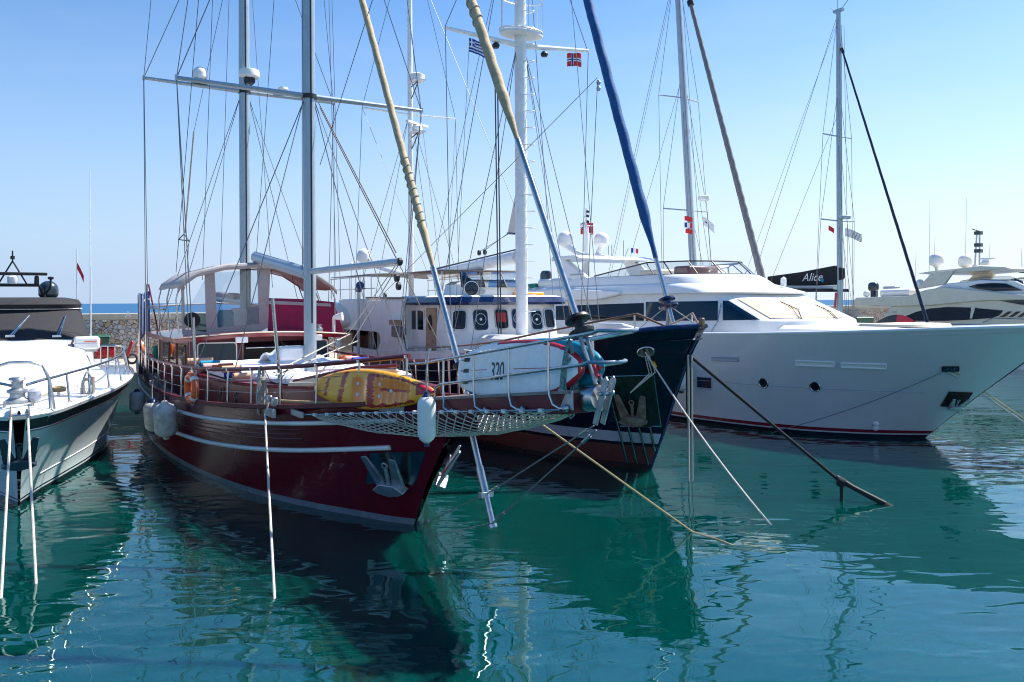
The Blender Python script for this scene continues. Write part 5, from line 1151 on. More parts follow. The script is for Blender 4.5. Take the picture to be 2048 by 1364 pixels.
# ================================================================ large white motor yacht on the right
Y_ = Frame(11.9, 23.0, 34)
YH = Hull([(3.95, .10, .02, 3.34), (3.2, 1.05, .22, 3.31), (2.2, 1.75, .55, 3.26), (0, 2.62, 1.45, 3.14), (-2, 3.02, 2.25, 3.04), (-5, 3.22, 2.95, 2.93), (-9, 3.3, 3.15, 2.86), (-15, 3.3, 3.15, 2.8), (-22, 3.1, 2.9, 2.75)],
          [(0, 0), (.55, .60), (1.25, 1.36), (2.35, 2.66), (3.34, 3.95)], 9.0, 1.25)
yt = thing('motor_yacht', 'large white motor yacht with tan windscreen cover, two white domes and a red waterline stripe', 'yacht', Y_)
ym = YH.mesh(70, 16); YB = ym.bvh(); weld(ym.build('hull', 'yacht_hull', yt, smooth=60))
YH.deck(-.14, .08).build('deck', 'gelcoat_matt', yt)
for s in (-1, 1):
    MB().tube([YH.sheer(x, s, dz=.01, dy=-.02) for x in [lerp(3.94, -22, i / 50) for i in range(51)]], .045, 8).build('gunwale_cap', 'gelcoat', yt)
    MB().tube([YH.zpt(x, lerp(1.35, 1.45, (x + 12) / 14), s) + Vector((0, s * .004, 0)) for x in [lerp(2.0, -18, i / 40) for i in range(41)]], .012, 6).build('knuckle_line', 'silver_gelcoat', yt)
def ypatch(quad, name, mat, off=.01, n=6): return hull_patch(Y_, YB, quad, yt, name, mat, off, n, n)
def yframe(quad, name, mat, r=.02, off=.012):
    pts = []
    for (a, b_) in zip(quad, quad[1:] + quad[:1]):
        for i in range(5):
            p, nn = Y_.hit(YB, lerp(a[0], b_[0], i / 5), lerp(a[1], b_[1], i / 5))
            if p is not None: pts.append(p + nn * off)
    return MB().tube(pts, r, 6, closed=True).build(name, mat, yt)
for q, fm, gm_ in ((((1592, 721), (1669, 724), (1669, 733), (1592, 730)), 'gelcoat', 'gelcoat_matt'), (((1683, 726), (1772, 728), (1772, 737), (1683, 734)), 'gelcoat', 'gelcoat_matt'), (((1425, 714), (1477, 715), (1477, 721), (1425, 720)), 'silver_gelcoat', 'silver_gelcoat')):
    ypatch(q, 'hull_vent', gm_, .016); yframe(list(q), 'vent_frame', fm, .028, .02)
    yframe([q[0], q[1], (q[1][0], q[1][1] + 1)], 'vent_lip', fm, .02, .03) if False else None
ypatch(((1394, 753), (1424, 755), (1424, 778), (1394, 775)), 'hull_window', 'glass_blue', .012); yframe([(1394, 753), (1424, 755), (1424, 778), (1394, 775)], 'window_frame', 'silver_gelcoat')
for px, py in ((1527, 766), (1630, 773)):
    p, nn = Y_.hit(YB, px, py); ex = (Vector((1, 0, 0)) - nn * nn.x).normalized(); ey = nn.cross(ex)
    ring = [p + nn * .012 + ex * (.14 * math.cos(a)) + ey * (.15 * math.sin(a)) for a in [2 * math.pi * i / 24 for i in range(24)]]
    f = MB().tube(ring, .022, 8, closed=True).build('porthole', 'steel', yt); MB().prism([q - nn * .006 for q in ring], nn * .008).build('pane', 'glass', f)
FL = [(1885, 733), (1917, 733), (1917, 741), (1885, 741)]
ypatch(FL, 'fairlead_plate', 'steel', .012); yframe(FL, 'fairlead_frame', 'black', .022, .02)
for px in (1892, 1906): p, nn = Y_.hit(YB, px, 737); MB().lathe([(.05, 0), (.04, .05), (.06, .09)], p, nn, 12).build('fairlead_roller', 'steel', yt); 
FLP = p + nn * .08
pk = ypatch(((1846, 842), (1893, 776), (1951, 779), (1934, 820)), 'anchor_plate', 'polished_plate', .012, 10)
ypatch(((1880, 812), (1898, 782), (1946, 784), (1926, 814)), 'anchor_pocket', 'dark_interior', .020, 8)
p, nn = Y_.hit(YB, 1908, 812); up = (Vector((0, 0, 1)) - nn * nn.z).normalized()
anchor(Y_, p + nn * .07, up, nn, .48, 'galvanised', 'small dark anchor stowed in the polished pocket of the white yacht bow')
for py in (848, 856): p, nn = Y_.hit(YB, 1751, py); MB().lathe([(.09, 0), (.07, .04), (.03, .05)], p, nn, 12).build('outlet', 'gelcoat', yt)
# ---- superstructure
def ring(fx, hw_f, hw, aft, z, n=10, sharp=2.4):
    """rounded-front plan: fx front centre, hw half width aft"""
    pts = [Vector((aft, -hw, z))]; L = hw_f
    for i in range(2 * n + 1):
        a = -math.pi / 2 + math.pi * i / (2 * n); cx, sy = math.cos(a), math.sin(a)
        x = fx - L + L * abs(cx) ** (2 / sharp); y = hw * (1 if sy > 0 else -1) * abs(sy) ** (2 / sharp); pts.append(Vector((x, y, z)))
    pts.append(Vector((aft, hw, z))); return pts
MB().ring_loft([ring(1.2, 3.2, 2.15, -18, 2.75), ring(.9, 3.2, 2.1, -18, 3.12), ring(.3, 2.8, 1.95, -18, 3.22)]).build('fore_trunk', 'gelcoat', yt, smooth=40)
MB().ring_loft([ring(.55, 1.0, 1.25, -1.3, 3.22), ring(.5, .9, 1.2, -1.25, 3.29), ring(.4, .8, 1.1, -1.2, 3.30)]).build('sun_pad', 'cream_trim', yt, smooth=40)
body = MB().ring_loft([ring(-2.85, 2.0, 2.55, -18, 2.75, 10, 3), ring(-3.0, 2.0, 2.5, -18, 3.34, 10, 3), ring(-5.0, 1.8, 2.28, -18, 4.20, 10, 3), ring(-5.1, 1.8, 2.22, -18, 4.26, 10, 3)])
YBD = body.bvh(); body.build('deckhouse', 'gelcoat', yt, smooth=30)
MB().ring_loft([ring(-4.75, 1.9, 2.36, -18.6, 4.22), ring(-4.72, 1.9, 2.46, -18.6, 4.27), ring(-5.1, 1.9, 2.45, -18.6, 4.36), ring(-5.9, 2.1, 2.35, -18.4, 4.56), ring(-6.3, 2.1, 2.28, -18.2, 4.62)]).build('wheelhouse_roof', 'gelcoat', yt, smooth=50)
MB().ring_loft([ring(-5.9, 2.3, 2.26, -16, 4.56), ring(-6.3, 2.3, 2.22, -14.2, 4.80), ring(-6.6, 2.2, 2.15, -12.8, 4.93), ring(-6.8, 2.2, 2.02, -12.6, 4.95)]).build('flybridge_coaming', 'gelcoat', yt, smooth=50)
# aft overhang brow, thicker towards the stern
MB().prism([(-10.2, -2.6, 4.24), (-11.6, -2.6, 4.03), (-18.8, -2.6, 4.0), (-18.8, -2.6, 4.42), (-14, -2.6, 4.52), (-10.2, -2.6, 4.36)], (0, 5.2, 0)).build('aft_brow', 'gelcoat', yt, bevel=.05)
# dark side glazing and the aft recess's painted shade, laid on the wall
def wallglass(pts, name, mat, off=.012, par=None, bv=YBD):
    P = []
    for q in pts:
        p, nn = Y_.hit(bv, *q); P.append(p + nn * off)
    return MB().prism(P, (0, .008, 0)).build(name, mat, par or yt, smooth=0)
def wallgrid(quad, name, mat, off=.012, n=8, par=None): return hull_patch(Y_, YBD, quad, par or yt, name, mat, off, n, n)
wallgrid(((1446, 602), (1458, 602), (1520, 640), (1446, 641)), 'side_window', 'glass_blue', .014)
wallgrid(((1292, 604), (1436, 602), (1436, 641), (1292, 642)), 'side_window', 'glass_blue', .014)
wallgrid(((1112, 612), (1288, 606), (1288, 642), (1112, 640)), 'side_window', 'glass', .014)  # aft window end, and the recess under the brow with its shade painted dark
for a, b_ in (((1441, 604), (1434, 652)), ((1436, 642), (1430, 668))):
    pass
p1_, _ = Y_.hit(YBD, 1444, 606); p2_, _ = Y_.hit(YBD, 1440, 642); MB().tube([p1_ + Vector((.02, -.06, 0)), p2_ + Vector((.0, -.10, 0)), p2_ + Vector((-.05, -.45, -.45))], .022, 8).build('grab_rail', 'steel', yt)
wallgrid(((1474, 598), (1600, 598), (1690, 636), (1540, 637)), 'windscreen_cover', 'beige_cover', .02, 14)
for (a, b_, c) in (((1560, 606), (1596, 622), (1600, 640)), ((1630, 612), (1662, 627), (1672, 640))):
    pts = [Y_.hit(YBD, *q) for q in (a, ((a[0] + b_[0]) / 2, (a[1] + b_[1]) / 2), b_)]
    pts = [p + nn * .05 for p, nn in pts]
    if pts: MB().tube(pts, .016, 6).build('wiper_blade', 'black', yt)
    q1, n1 = Y_.hit(YBD, *c); mid_ = pts[1]
    MB().tube([q1 + n1 * .04, mid_ + Vector((0, 0, .03))], .012, 6).tube([q1 + n1 * .04 + Vector((0, .08, 0)), pts[2]], .012, 6).build('wiper_arm', 'black', yt)
MB().box((-5.5, .9, 4.58), (.14, .14, .20)).lathe([(.10, .1), (.09, .2), (.02, .26)], (-5.5, .9, 4.56), (0, 0, 1), 12).build('roof_antenna', 'gelcoat_matt', yt)
# flybridge wind screen of smoked panels in a dark frame
bs = [v for v in ring(-6.7, 2.2, 2.06, -12.5, 4.94)[1:-1]]; tp = [Vector((v.x - .55 - .10 * max(0, (-8.9 - v.x)), v.y * .93, 5.42 - max(0, (-9.2 - v.x)) * .13)) for v in bs]
bs = [Vector((-12.6, -2.06, 4.93))] + bs + [Vector((-12.6, 2.06, 4.93))]; tp = [Vector((-12.4, -1.98, 5.0))] + tp + [Vector((-12.4, 1.98, 5.0))]
MB().grid([bs, tp]).build('flybridge_screen', 'smoked_screen', yt)
MB().tube(tp, .028, 6).build('screen_top_frame', 'black', yt); MB().tube(bs, .024, 6).build('screen_base_frame', 'black', yt)
for i in (1, 3, 6, 9, 13, 16, 19, 21): MB().tube([bs[i], tp[i]], .022, 6).build('screen_mullion', 'black', yt)
MB().box((-8.2, -.6, 5.02), (.8, 1.6, .5)).build('helm_console', 'varnish', yt, bevel=.1); MB().box((-10.5, .3, 4.98), (1.2, 2.2, .5)).build('flybridge_seat', 'cream_trim', yt, bevel=.1)
# radar arch
def yp(px, py, y): return Y_.at(px, py, y=y)
leg = [(p.x, p.z) for p in (yp(*q, -2.1) for q in ((1106, 516), (1128, 518), (1188, 569), (1132, 578)))]
for s in (-1, 1): MB().prism([Vector((x, s * 2.1, z)) for x, z in leg], (0, -s * .28, 0)).build('arch_leg', 'gelcoat', yt, bevel=.06)
xt, zt2 = leg[0]; MB().ring_loft([[Vector((x, y, z)) for x, z in ((xt - .1, zt2 - .14), (xt - .05, zt2 + .06), (xt + 1.5, zt2 + .06), (xt + 1.9, zt2 - .10))] for y in (-2.15, 0, 2.15)]).build('arch_top', 'gelcoat', yt, bevel=.05)
sl_ = leg[2]; MB().box(((leg[1][0] + leg[2][0]) / 2 - .1, -2.112, (leg[1][1] + leg[2][1]) / 2 - .12), (.9, .01, .07)).build('arch_badge', 'silver_gelcoat', yt)
dome1 = Y_.at(1131, 490, y=-.9); dome2 = Y_.at(1203, 492, y=.9)
for d_ in (dome1, dome2): radome(yt, d_ - Vector((0, 0, .1)), .34)
MB().tube([dome1, dome1 + Vector((.4, .3, -.35)), Vector((xt + .6, -.5, zt2))], .13, 10).build('dome_arm', 'gelcoat', yt); MB().tube([dome2, dome2 + Vector((-.1, -.2, -.45)), Vector((xt + .7, .5, zt2))], .13, 10).build('dome_arm', 'gelcoat', yt)
mp_ = Y_.at(1172, 520, y=0); MB().tube([(mp_.x, 0, 4.6), (mp_.x, 0, 7.3)], [.17, .13], 12).build('signal_mast', 'gelcoat', yt); MB().tube([(mp_.x, 0, 7.3), (mp_.x + .02, 0, 8.15)], .05, 8).build('signal_mast', 'gelcoat', yt)
for z, w_ in ((7.35, .9), (7.0, .5), (7.75, .35)): MB().tube([(mp_.x + .05, -w_ * .4, z), (mp_.x + .05, w_ * .6, z + .05)], .03, 8).build('mast_crosstree', 'gelcoat', yt)
for z in (7.5, 7.75, 7.95): MB().lathe([(.06, 0), (.07, .03), (.07, .09), (.03, .12)], (mp_.x + .08, .05, z), (0, 0, 1), 10).build('navigation_light', 'black', yt)
for dy in (.2, .4, 1.1): MB().tube([(mp_.x + .6, dy + .6, zt2), (mp_.x + .6, dy + .6, zt2 + .55 + dy * .3)], .012, 6).build('whip_antenna', 'wire_dark', yt)
h = Y_.at(1161, 446, y=0)
flag(Y_, h, (.7, .6, 0), .52, .62, p_ensign, ('blue_cloth', 'white_cloth', 'red_cloth'), 'red ensign on the signal mast between the two white domes', 0, 1.3, .04)
# tender with outboard on the aft roof, teal covers
tn = thing('roof_tender', 'tender with dark outboard motor stowed on the white yacht\'s aft roof', 'tender', Y_, (-15.6, -1.2, 4.5))
ob = Y_.at(1092, 562, y=-1.6)
MB().ring_loft([[ob + Vector((x * k, y * k, z)) for x, y in ((-.24, -.17), (.24, -.17), (.30, 0), (.24, .17), (-.24, .17), (-.30, 0))] for z, k in ((-.12, .8), (0, 1), (.30, 1.0), (.42, .8), (.46, .5))]).build('outboard_cowl', 'outboard_grey', tn, bevel=.05)
MB().box(ob + Vector((.05, 0, -.34)), (.22, .18, .5)).build('outboard_leg', 'outboard_grey', tn, bevel=.03)
MB().tube([(ob.x + .2, -2.0, 4.78), (ob.x + 2.4, -2.0, 4.78), (ob.x + 2.9, -1.5, 4.80), (ob.x + 2.4, -1.0, 4.78), (ob.x + .2, -1.0, 4.78)], .2, 12).build('inflated_tube', 'gelcoat_matt', tn)
MB().tube([(ob.x - 1.2, -2.2, 4.62), (ob.x + .1, -2.2, 4.66)], .14, 10).build('rolled_cover', 'green_cloth', tn)
rope(Y_, [FLP, Y_.at(2060, 846, z=.35)], .020, 'rope_white', 'pair line from the white yacht bow fairlead, lower of two running right', sag=.05) if False else None
for i, (px, py) in enumerate(((1893, 739), (1906, 738))):
    p, nn = Y_.hit(YB, px, py); e_ = Y_.at(2075, 862 + i * -6, z=.25)
    rope(Y_, [p + nn * .06, e_, e_ + (e_ - p) * .25], .020, 'rope_tan' if i else 'rope_grey', ('tan mooring rope leaving the white yacht bow fairlead, upper of two', 'grey mooring rope leaving the white yacht bow fairlead, lower of two')[1 - i])
p, nn = Y_.hit(YB, 1887, 741); e_ = Y_.at(1560, 860, z=.12)
rope(Y_, [p + nn * .05, e_, e_ + (e_ - p) * .1], .010, 'wire', 'thin line slanting back along the white yacht hull from its fairlead', sag=.12)
fender(Y_, Y_.at(1362, 716, y=-3.62), .27, 1.15, 'fender_white', 'black', 'white fender hanging on the white yacht side just behind the navy stem', hang=.7)
# red and black paddle board lying on the side deck forward
q = Y_.at(1815, 650, y=1.2); t_ = thing('paddle_board', 'red and black paddle board lying on the white yacht foredeck', 'paddle board', Y_, q)
m = MB(); g1, g2 = [], []
for i in range(25):
    u = i / 24; hw_ = .36 * max(.02, math.sin(math.pi * u)) ** .5; c = q + Vector((-1.6 * (1 - u) + .4 * u, .8 * (1 - u), -.12 + .12 * math.sin(math.pi * u)))
    g1.append([c + Vector((0, hw_ * k * .4, hw_ * k * .8)) for k in (-1, -.5, 0, .5, 1)]); g2.append([p_ + Vector((.02, -.09, .02)) for p_ in g1[-1]])
m.grid(g1, 1); m.grid(g2, lambda i, j: 0 if i > 11 else 1); m.build('board_body', ('red', 'black'), t_, smooth=50)
# ================================================================ white motor cruiser at the left
B = Frame(-9.8, 15.8, 32)
BH = Hull([(2.2, .10, .02, 2.0), (1.6, .55, .10, 1.99), (0, 1.14, .36, 1.98), (-2, 1.90, .88, 2.0), (-4, 2.44, 1.50, 2.02), (-6, 2.78, 2.05, 2.04), (-8, 2.92, 2.35, 2.05), (-13, 2.8, 2.5, 2.0)],
          [(0, 0), (.45, .42), (1.0, 1.0), (1.7, 1.75), (2.0, 2.2)], 7.0, 1.65)
br = thing('motor_cruiser', 'white motor cruiser with black canvas windscreen cover and dark stripe below the deck edge', 'motor boat', B)
bm_ = BH.mesh(); BB = bm_.bvh(); weld(bm_.build('hull', 'cruiser_hull', br, smooth=50))
BH.deck(.03, .10, crown=.10).build('deck', 'gelcoat', br, smooth=60)
for s in (-1, 1):
    xs = [lerp(2.18, -13, i / 50) for i in range(51)]
    MB().grid([[BH.pt(x, k, s) + Vector((0, s * .012, 0)) for k in (.86, .92, .975)] for x in xs]).build('dark_stripe', 'black', br)
    MB().ring_loft([[BH.pt(x, .975, s) + Vector((0, s * .02, 0)), BH.sheer(x, s, dz=.02, dy=.01), BH.sheer(x, s, dz=.06, dy=-.05), BH.sheer(x, s, dz=.05, dy=-.16), BH.sheer(x, s, dz=.0, dy=-.16)] for x in xs]).build('deck_edge', 'gelcoat', br, smooth=60)
    MB().tube([BH.pt(x, .85, s) + Vector((0, s * .015, 0)) for x in xs], .024, 8).build('rubbing_strake', 'steel', br)
    for k, r_ in ((.24, .010),):
        MB().tube([BH.pt(x, k * (1 if k < .3 else 1 - .02 * (x + 13) / 15), s) + Vector((0, s * .006, 0)) for x in xs[(6 if k < .3 else 14):]], r_, 6).build('hull_moulding', 'gelcoat', br)
# stepped coach roof rising to the windscreen
def brings(name, mat, rs): return MB().ring_loft(rs).build(name, mat, br, smooth=50)
brings('foredeck_step', 'gelcoat', [ring(-1.9, 1.6, 1.62, -8, 2.02), ring(-2.05, 1.6, 1.60, -8, 2.20), ring(-2.35, 1.6, 1.52, -8, 2.30)])
brings('coach_roof', 'gelcoat', [ring(-2.9, 1.9, 1.62, -8.4, 2.28), ring(-3.1, 1.9, 1.60, -8.4, 2.48), ring(-3.5, 1.9, 1.56, -8.4, 2.60), ring(-5.2, 2.2, 1.64, -8.6, 2.86), ring(-6.6, 1.9, 1.80, -9.5, 3.02), ring(-7.2, 1.5, 1.70, -9.5, 3.05)])
brings('cabin_side', 'gelcoat', [ring(-5.8, 2.2, 1.95, -11.5, 2.05), ring(-6.6, 2.0, 1.88, -11.5, 3.0)])
cv = MB().ring_loft([ring(-6.55, 1.5, 1.82, -10.5, 2.98), ring(-6.65, 1.5, 1.81, -10.5, 3.05), ring(-7.9, 1.4, 1.66, -10.5, 3.86)]); CVB = cv.bvh(); cv.build('windscreen_cover', 'black_canvas', br, smooth=50)
brings('soft_top', 'black_canvas', [ring(-7.75, 1.5, 1.68, -11.2, 3.86), ring(-7.7, 1.5, 1.70, -11.2, 3.98), ring(-7.9, 1.5, 1.62, -11.2, 4.12), ring(-8.6, 1.4, 1.3, -11, 4.19)])
MB().tube([v + Vector((.01, 0, -.01)) for v in ring(-7.82, 1.45, 1.70, -10.5, 3.86)[1:-1]], .018, 6).build('cover_piping', 'white_paint', br)
for a, b_ in (((20, 674), (58, 634)), ((113, 674), (130, 634))):
    p1_, n1 = B.hit(CVB, *a); p2_, n2 = B.hit(CVB, *b_)
    MB().tube([p1_ + n1 * .05, p2_ + n2 * .05], .022, 6).tube([p1_ + n1 * .05 + Vector((.02, .06, 0)), p2_ + n2 * .05], .014, 6).build('wiper', 'steel', br); MB().box(p1_ + n1 * .03, (.08, .22, .06)).build('wiper_base', 'white_paint', br, bevel=.01)
MB().tube([(-8.9, -1.0, 4.15), (-8.8, -.85, 4.55), (-8.8, .55, 4.55), (-8.9, .72, 4.15)], .05, 8).build('radar_arch', 'black', br)
MB().lathe([(.12, 0), (.14, .05), (.14, .2), (.1, .24)], (-8.8, -.1, 4.58), (0, 0, 1), 14).build('radar_motor', 'white_paint', br)
MB().box((-8.8, -.1, 4.88), (.12, 1.75, .09)).build('radar_bar', 'black', br, bevel=.02)
for s in (-1, 1): MB().tube([(-8.8, -.1 + s * .35, 4.58), (-8.8, -.1, 5.25)], .025, 6).build('light_mast', 'black', br)
MB().tube([(-8.8, -.1, 5.2), (-8.8, -.1, 5.55)], .02, 6).lathe([(.06, 0), (.06, .1)], (-8.8, -.1, 5.3), (0, 0, 1), 10).build('masthead_light', 'black', br)
for y in (-.7, .5): MB().lathe([(.06, 0), (.07, .04), (.06, .22), (.03, .25)], (-8.8, y, 4.58), (0, 0, 1), 10).build('horn', 'black', br)
MB().tube([(-8.85, .70, 4.3), (-8.8, .85, 4.45), (-8.8, .86, 4.72)], .03, 6).lathe([(.05, 0), (.08, .02), (.08, .07), (.02, .09)], (-8.8, .86, 4.72), (0, 0, 1), 12).build('gps_mushroom', 'black', br)
q = B.at(97, 600, x=-9.2); radome(br, q, .27, 'outboard_grey')
q = B.at(181, 690, x=-8.6); MB().tube([q, B.at(181, 560, x=-8.6), B.at(180, 340, x=-8.6)], [.028, .02, .007], 8).build('whip_antenna', 'mast_white', br)
q = B.at(153, 602, x=-9.6); MB().tube([q, B.at(154, 498, x=-9.6)], .012, 6).build('flagstaff', 'mast_white', br)
flag(B, B.at(154, 524, x=-9.6) , (.1, .45, -1), .22, .48, lambda u, v: 0, ('red_cloth',), 'small red pennant on the thin staff of the white motor cruiser', 0, 1, .03)
# life raft canister on the roof edge
q = B.at(173, 686, x=-5.9); t_ = thing('life_raft_case', 'white life raft case with small orange mark on the motor cruiser roof', 'life raft', B, q - Vector((0, 0, .22)))
MB().box(q, (.48, .62, .36)).build('case', 'gelcoat', t_, bevel=.07); MB().box(q + Vector((.245, .08, .05)), (.012, .30, .022)).build('orange_mark', 'orange', t_)
MB().box(q + Vector((.243, 0, .0)), (.012, .60, .012)).build('seam', 'silver_gelcoat', t_); MB().tube([q + Vector((.1, -.31, -.1)), q + Vector((.1, -.36, 0)), q + Vector((.1, -.31, .12))], .03, 6).build('strap', 'varnish', t_)
MB().box(q + Vector((0, 0, -.20)), (.4, .5, .06)).build('cradle', 'steel', t_)
# pulpit and side rails
for s in (-1, 1):
    rp = [BH.sheer(x, s, dz=.06, dy=-.14) for x in (1.55, .2, -1.2, -2.6, -4.0, -5.4, -6.8, -8.0)]
    tpz = lambda x: .60 + .06 * (1.6 - x) / 9
    top = [BH.sheer(x, s, dz=tpz(x), dy=-.24) for x in [lerp(1.4, -8.2, i / 30) for i in range(31)]]
    top = [Vector((1.55, s * .12, 2.52))] + top + [top[-1] + Vector((-.25, -s * .12, 0)), top[-1] + Vector((-.35, -s * .5, 0)), top[-1] + Vector((-.35, -s * .9, 0))]
    MB().tube(top, .026, 8).build('rail', 'steel', br)
    for i, x in enumerate((1.2, .2, -1.0, -2.3, -3.7, -5.2, -6.8, -8.1)):
        a = BH.sheer(x + .25, s, dz=.05, dy=-.12); MB().tube([a, BH.sheer(x, s, dz=tpz(x), dy=-.24)], .022, 8).lathe([(.05, 0), (.05, .02)], a, (0, 0, 1), 10).build('stanchion', 'steel', br)
    e_ = top[-3]
    for i in range(5): MB().tube([e_ + Vector((-.08, -s * i * .2, 0)), e_ + Vector((-.08, -s * i * .2, -.62))], .022, 6).build('gate_bar', 'steel', br)
MB().tube([(1.60, .55, 2.05), (1.55, .48, 2.60), (1.50, .38, 2.86), (1.5, .15, 2.93), (1.5, -.15, 2.93), (1.50, -.38, 2.86), (1.55, -.48, 2.60), (1.60, -.55, 2.05)], .030, 10).build('pulpit', 'steel', br)
# windlass and deck gear
MB().lathe([(.20, 0), (.20, .05), (.13, .10), (.13, .17), (.18, .2), (.18, .24), (.10, .27), (.10, .40), (.15, .44), (.13, .48), (.02, .49)], (.72, -.02, 2.12), (0, 0, 1), 18).build('windlass', 'galvanised', br)
MB().lathe([(.09, 0), (.12, .05), (.12, .2), (.06, .25)], (.70, .26, 2.12), (0, 0, 1), 14).build('windlass_motor', 'silver_gelcoat', br)
for x, y in ((1.25, .22), (1.25, -.22), (-.8, .72), (-2.2, 1.25), (-.8, -.72)):
    MB().tube([(x - .15, y, 2.19), (x + .15, y, 2.19)], .025, 8).tube([(x - .05, y, 2.05), (x - .05, y, 2.19)], .025, 6).tube([(x + .05, y, 2.05), (x + .05, y, 2.19)], .025, 6).build('cleat', 'steel', br)
for k in range(3): MB().tube([(-.8 + .18 * math.cos(a) * (1 + .2 * k), .72 + .14 * math.sin(a), 2.16 + .03 * k) for a in [2 * math.pi * i / 14 for i in range(14)]], .018, 5, closed=True).build('deck_line', 'rope_tan', br)
MB().tube([(.7, .1, 2.16), (0, .35, 2.14), (-.6, .62, 2.17)], .016, 6).build('deck_line', 'rope_tan', br)
MB().box((2.05, 0, 2.02), (.5, .34, .10)).build('bow_roller', 'steel', br, bevel=.02)
for y in (-.14, .14): MB().prism([(1.8, y, 2.0), (2.35, y, 2.0), (2.4, y, 2.14), (1.8, y, 2.16)], (0, .02, 0)).build('roller_cheek', 'steel', br)
p = Vector((1.35, 0, 1.28)); anchor(B, p + Vector((.12, 0, -.22)), (.35, 0, 1), (1, 0, -.35), .62, 'outboard_grey', 'dark anchor housed in the stem of the white motor cruiser')
for s in (-1, 1): MB().lathe([(.02, 0), (.20, .0), (.24, .03), (.26, .02)], BH.zpt(1.85, 1.25, s) + Vector((-.1, -s * .0, 0)), (.5, s, -.4), 20).build('anchor_pocket', 'steel', br)
coil(B, BH.sheer(-.95, 1, dz=.66, dy=-.24) + Vector((0, 0, -.12)), .24, .62, 'rope_white', 'pale rope hank with a pink float hanging from the motor cruiser rail', 11, .013, ax=(.15, 1, 0))
q = BH.sheer(-1.0, 1, dz=.30, dy=-.18); tag(MB().lathe([(.03, 0), (.07, .03), (.07, .13), (.03, .16)], q, (.1, .1, 1), 12).build('net_float', 'pink_cloth', fr=B, piv=q), 'small pink float tucked in the rope hank on the cruiser rail', 'float')
r1 = Vector((2.25, -.12, 2.05)); r2 = Vector((2.28, .13, 2.05))
e1, e2 = B.at(2, 1195, z=0), B.at(72, 1166, z=0)
rope(B, [r1, e1, e1 + (e1 - r1) * .3], .020, 'rope_white', 'white mooring rope from the motor cruiser bow, nearer the photo edge', sag=.05); rope(B, [r2, e2, e2 + (e2 - r2) * .3], .020, 'rope_white', 'white mooring rope from the motor cruiser bow, slanting to the right', sag=.05)
fender(B, B.at(274, 778, y=2.95), .20, .72, 'fender_white', 'fender_blue', 'small clean white fender with blue neck between the cruiser and the burgundy hull', hang=.5)
# ================================================================ cream motor yacht far right
C = Frame(24.0, 57.0, 32)
cy = thing('motor_yacht', 'cream motor yacht with swooping dark windows, hardtop and two domes at the far right', 'yacht', C)
CH = Hull([(23, .1, .02, 2.9), (20, 1.6, .8, 2.75), (16, 2.6, 1.9, 2.5), (10, 3.0, 2.7, 2.3), (4, 3.0, 2.8, 2.2), (0, 2.9, 2.7, 2.2)], [(0, 20.5), (2.9, 23)], 8, 1.1)
weld(CH.mesh(40, 8).build('hull', 'gelcoat', cy, smooth=60))
CH.deck(-.05, .1).build('deck', 'gelcoat_matt', cy)
def cpoly(px, y=-3.0): return [C.at(*q, y=y) for q in px]
def cslab(px, name, mat, y=-3.0, inset=0, bevel=.06, smooth=25):
    P = cpoly(px, y); return MB().prism(P, (0, -2 * y, 0)).build(name, mat, cy, bevel=bevel, smooth=smooth)
def cside(px, name, mat, y, th=.03):
    for s in (1, -1): P = [Vector((p.x, s * p.y, p.z)) for p in cpoly(px, y)]; MB().prism(P, (0, -s * th, 0)).build(name, mat, cy, smooth=0)
cslab(((1782, 612), (1772, 626), (1763, 642), (1772, 662), (2300, 690), (2300, 640), (2150, 598), (1960, 600), (1860, 610)), 'saloon', 'cream_gelcoat', -2.75)
cslab(((1699, 608), (1712, 595), (1815, 592), (1850, 580), (1885, 574), (1930, 578), (2048, 590), (2140, 597), (2048, 600), (1960, 602), (1860, 611), (1790, 613), (1702, 612)), 'upper_deck', 'cream_gelcoat', -2.95)
cslab(((1850, 585), (1893, 567), (1960, 560), (2030, 562), (2052, 573), (2110, 590), (2048, 592)), 'flybridge', 'gelcoat', -2.5)
cslab(((1833, 547), (1870, 541), (1905, 538), (1960, 532), (2010, 534), (2020, 537), (1985, 540), (1912, 546), (1860, 549)), 'hardtop', 'cream_gelcoat', -2.35, bevel=.04)
for s in (-1, 1):
    P = [Vector((p.x, s * p.y, p.z)) for p in cpoly(((1868, 545), (1913, 540), (1893, 569), (1836, 579)), -2.3)]; MB().prism(P, (0, -s * .25, 0)).build('arch_leg', 'cream_gelcoat', cy, bevel=.05)
cside(((1798, 641), (1812, 632), (1832, 624), (1860, 617), (1895, 614), (1940, 615), (2006, 621), (1998, 631), (1984, 636), (1930, 640), (1880, 642)), 'saloon_window', 'glass_blue', -2.79)
cside(((1937, 573), (1955, 568), (1985, 566), (2012, 567), (2046, 581), (1990, 582), (1950, 577)), 'flybridge_window', 'glass_blue', -2.54)
cside(((1998, 601), (2060, 600), (2100, 606), (2100, 613), (2040, 609)), 'upper_window', 'glass_blue', -2.79)
for k in range(4): cside(((2000 + 17 * k, 634), (2016 + 17 * k, 623), (2024 + 17 * k, 623), (2009 + 17 * k, 634)), 'side_slit', 'glass', -2.79)
cside(((1943, 614), (1951, 614), (1944, 637), (1940, 637)), 'window_post', 'cream_gelcoat', -2.83, .02)
cside(((1786, 622), (1792, 622), (1792, 626), (1786, 626)), 'vent_grille', 'silver_gelcoat', -2.80)
sm = cpoly(((1920, 562), (1965, 553), (2020, 552), (2046, 562)), -2.2); sb_ = cpoly(((1920, 565), (1960, 562), (2022, 562), (2048, 570)), -2.3)
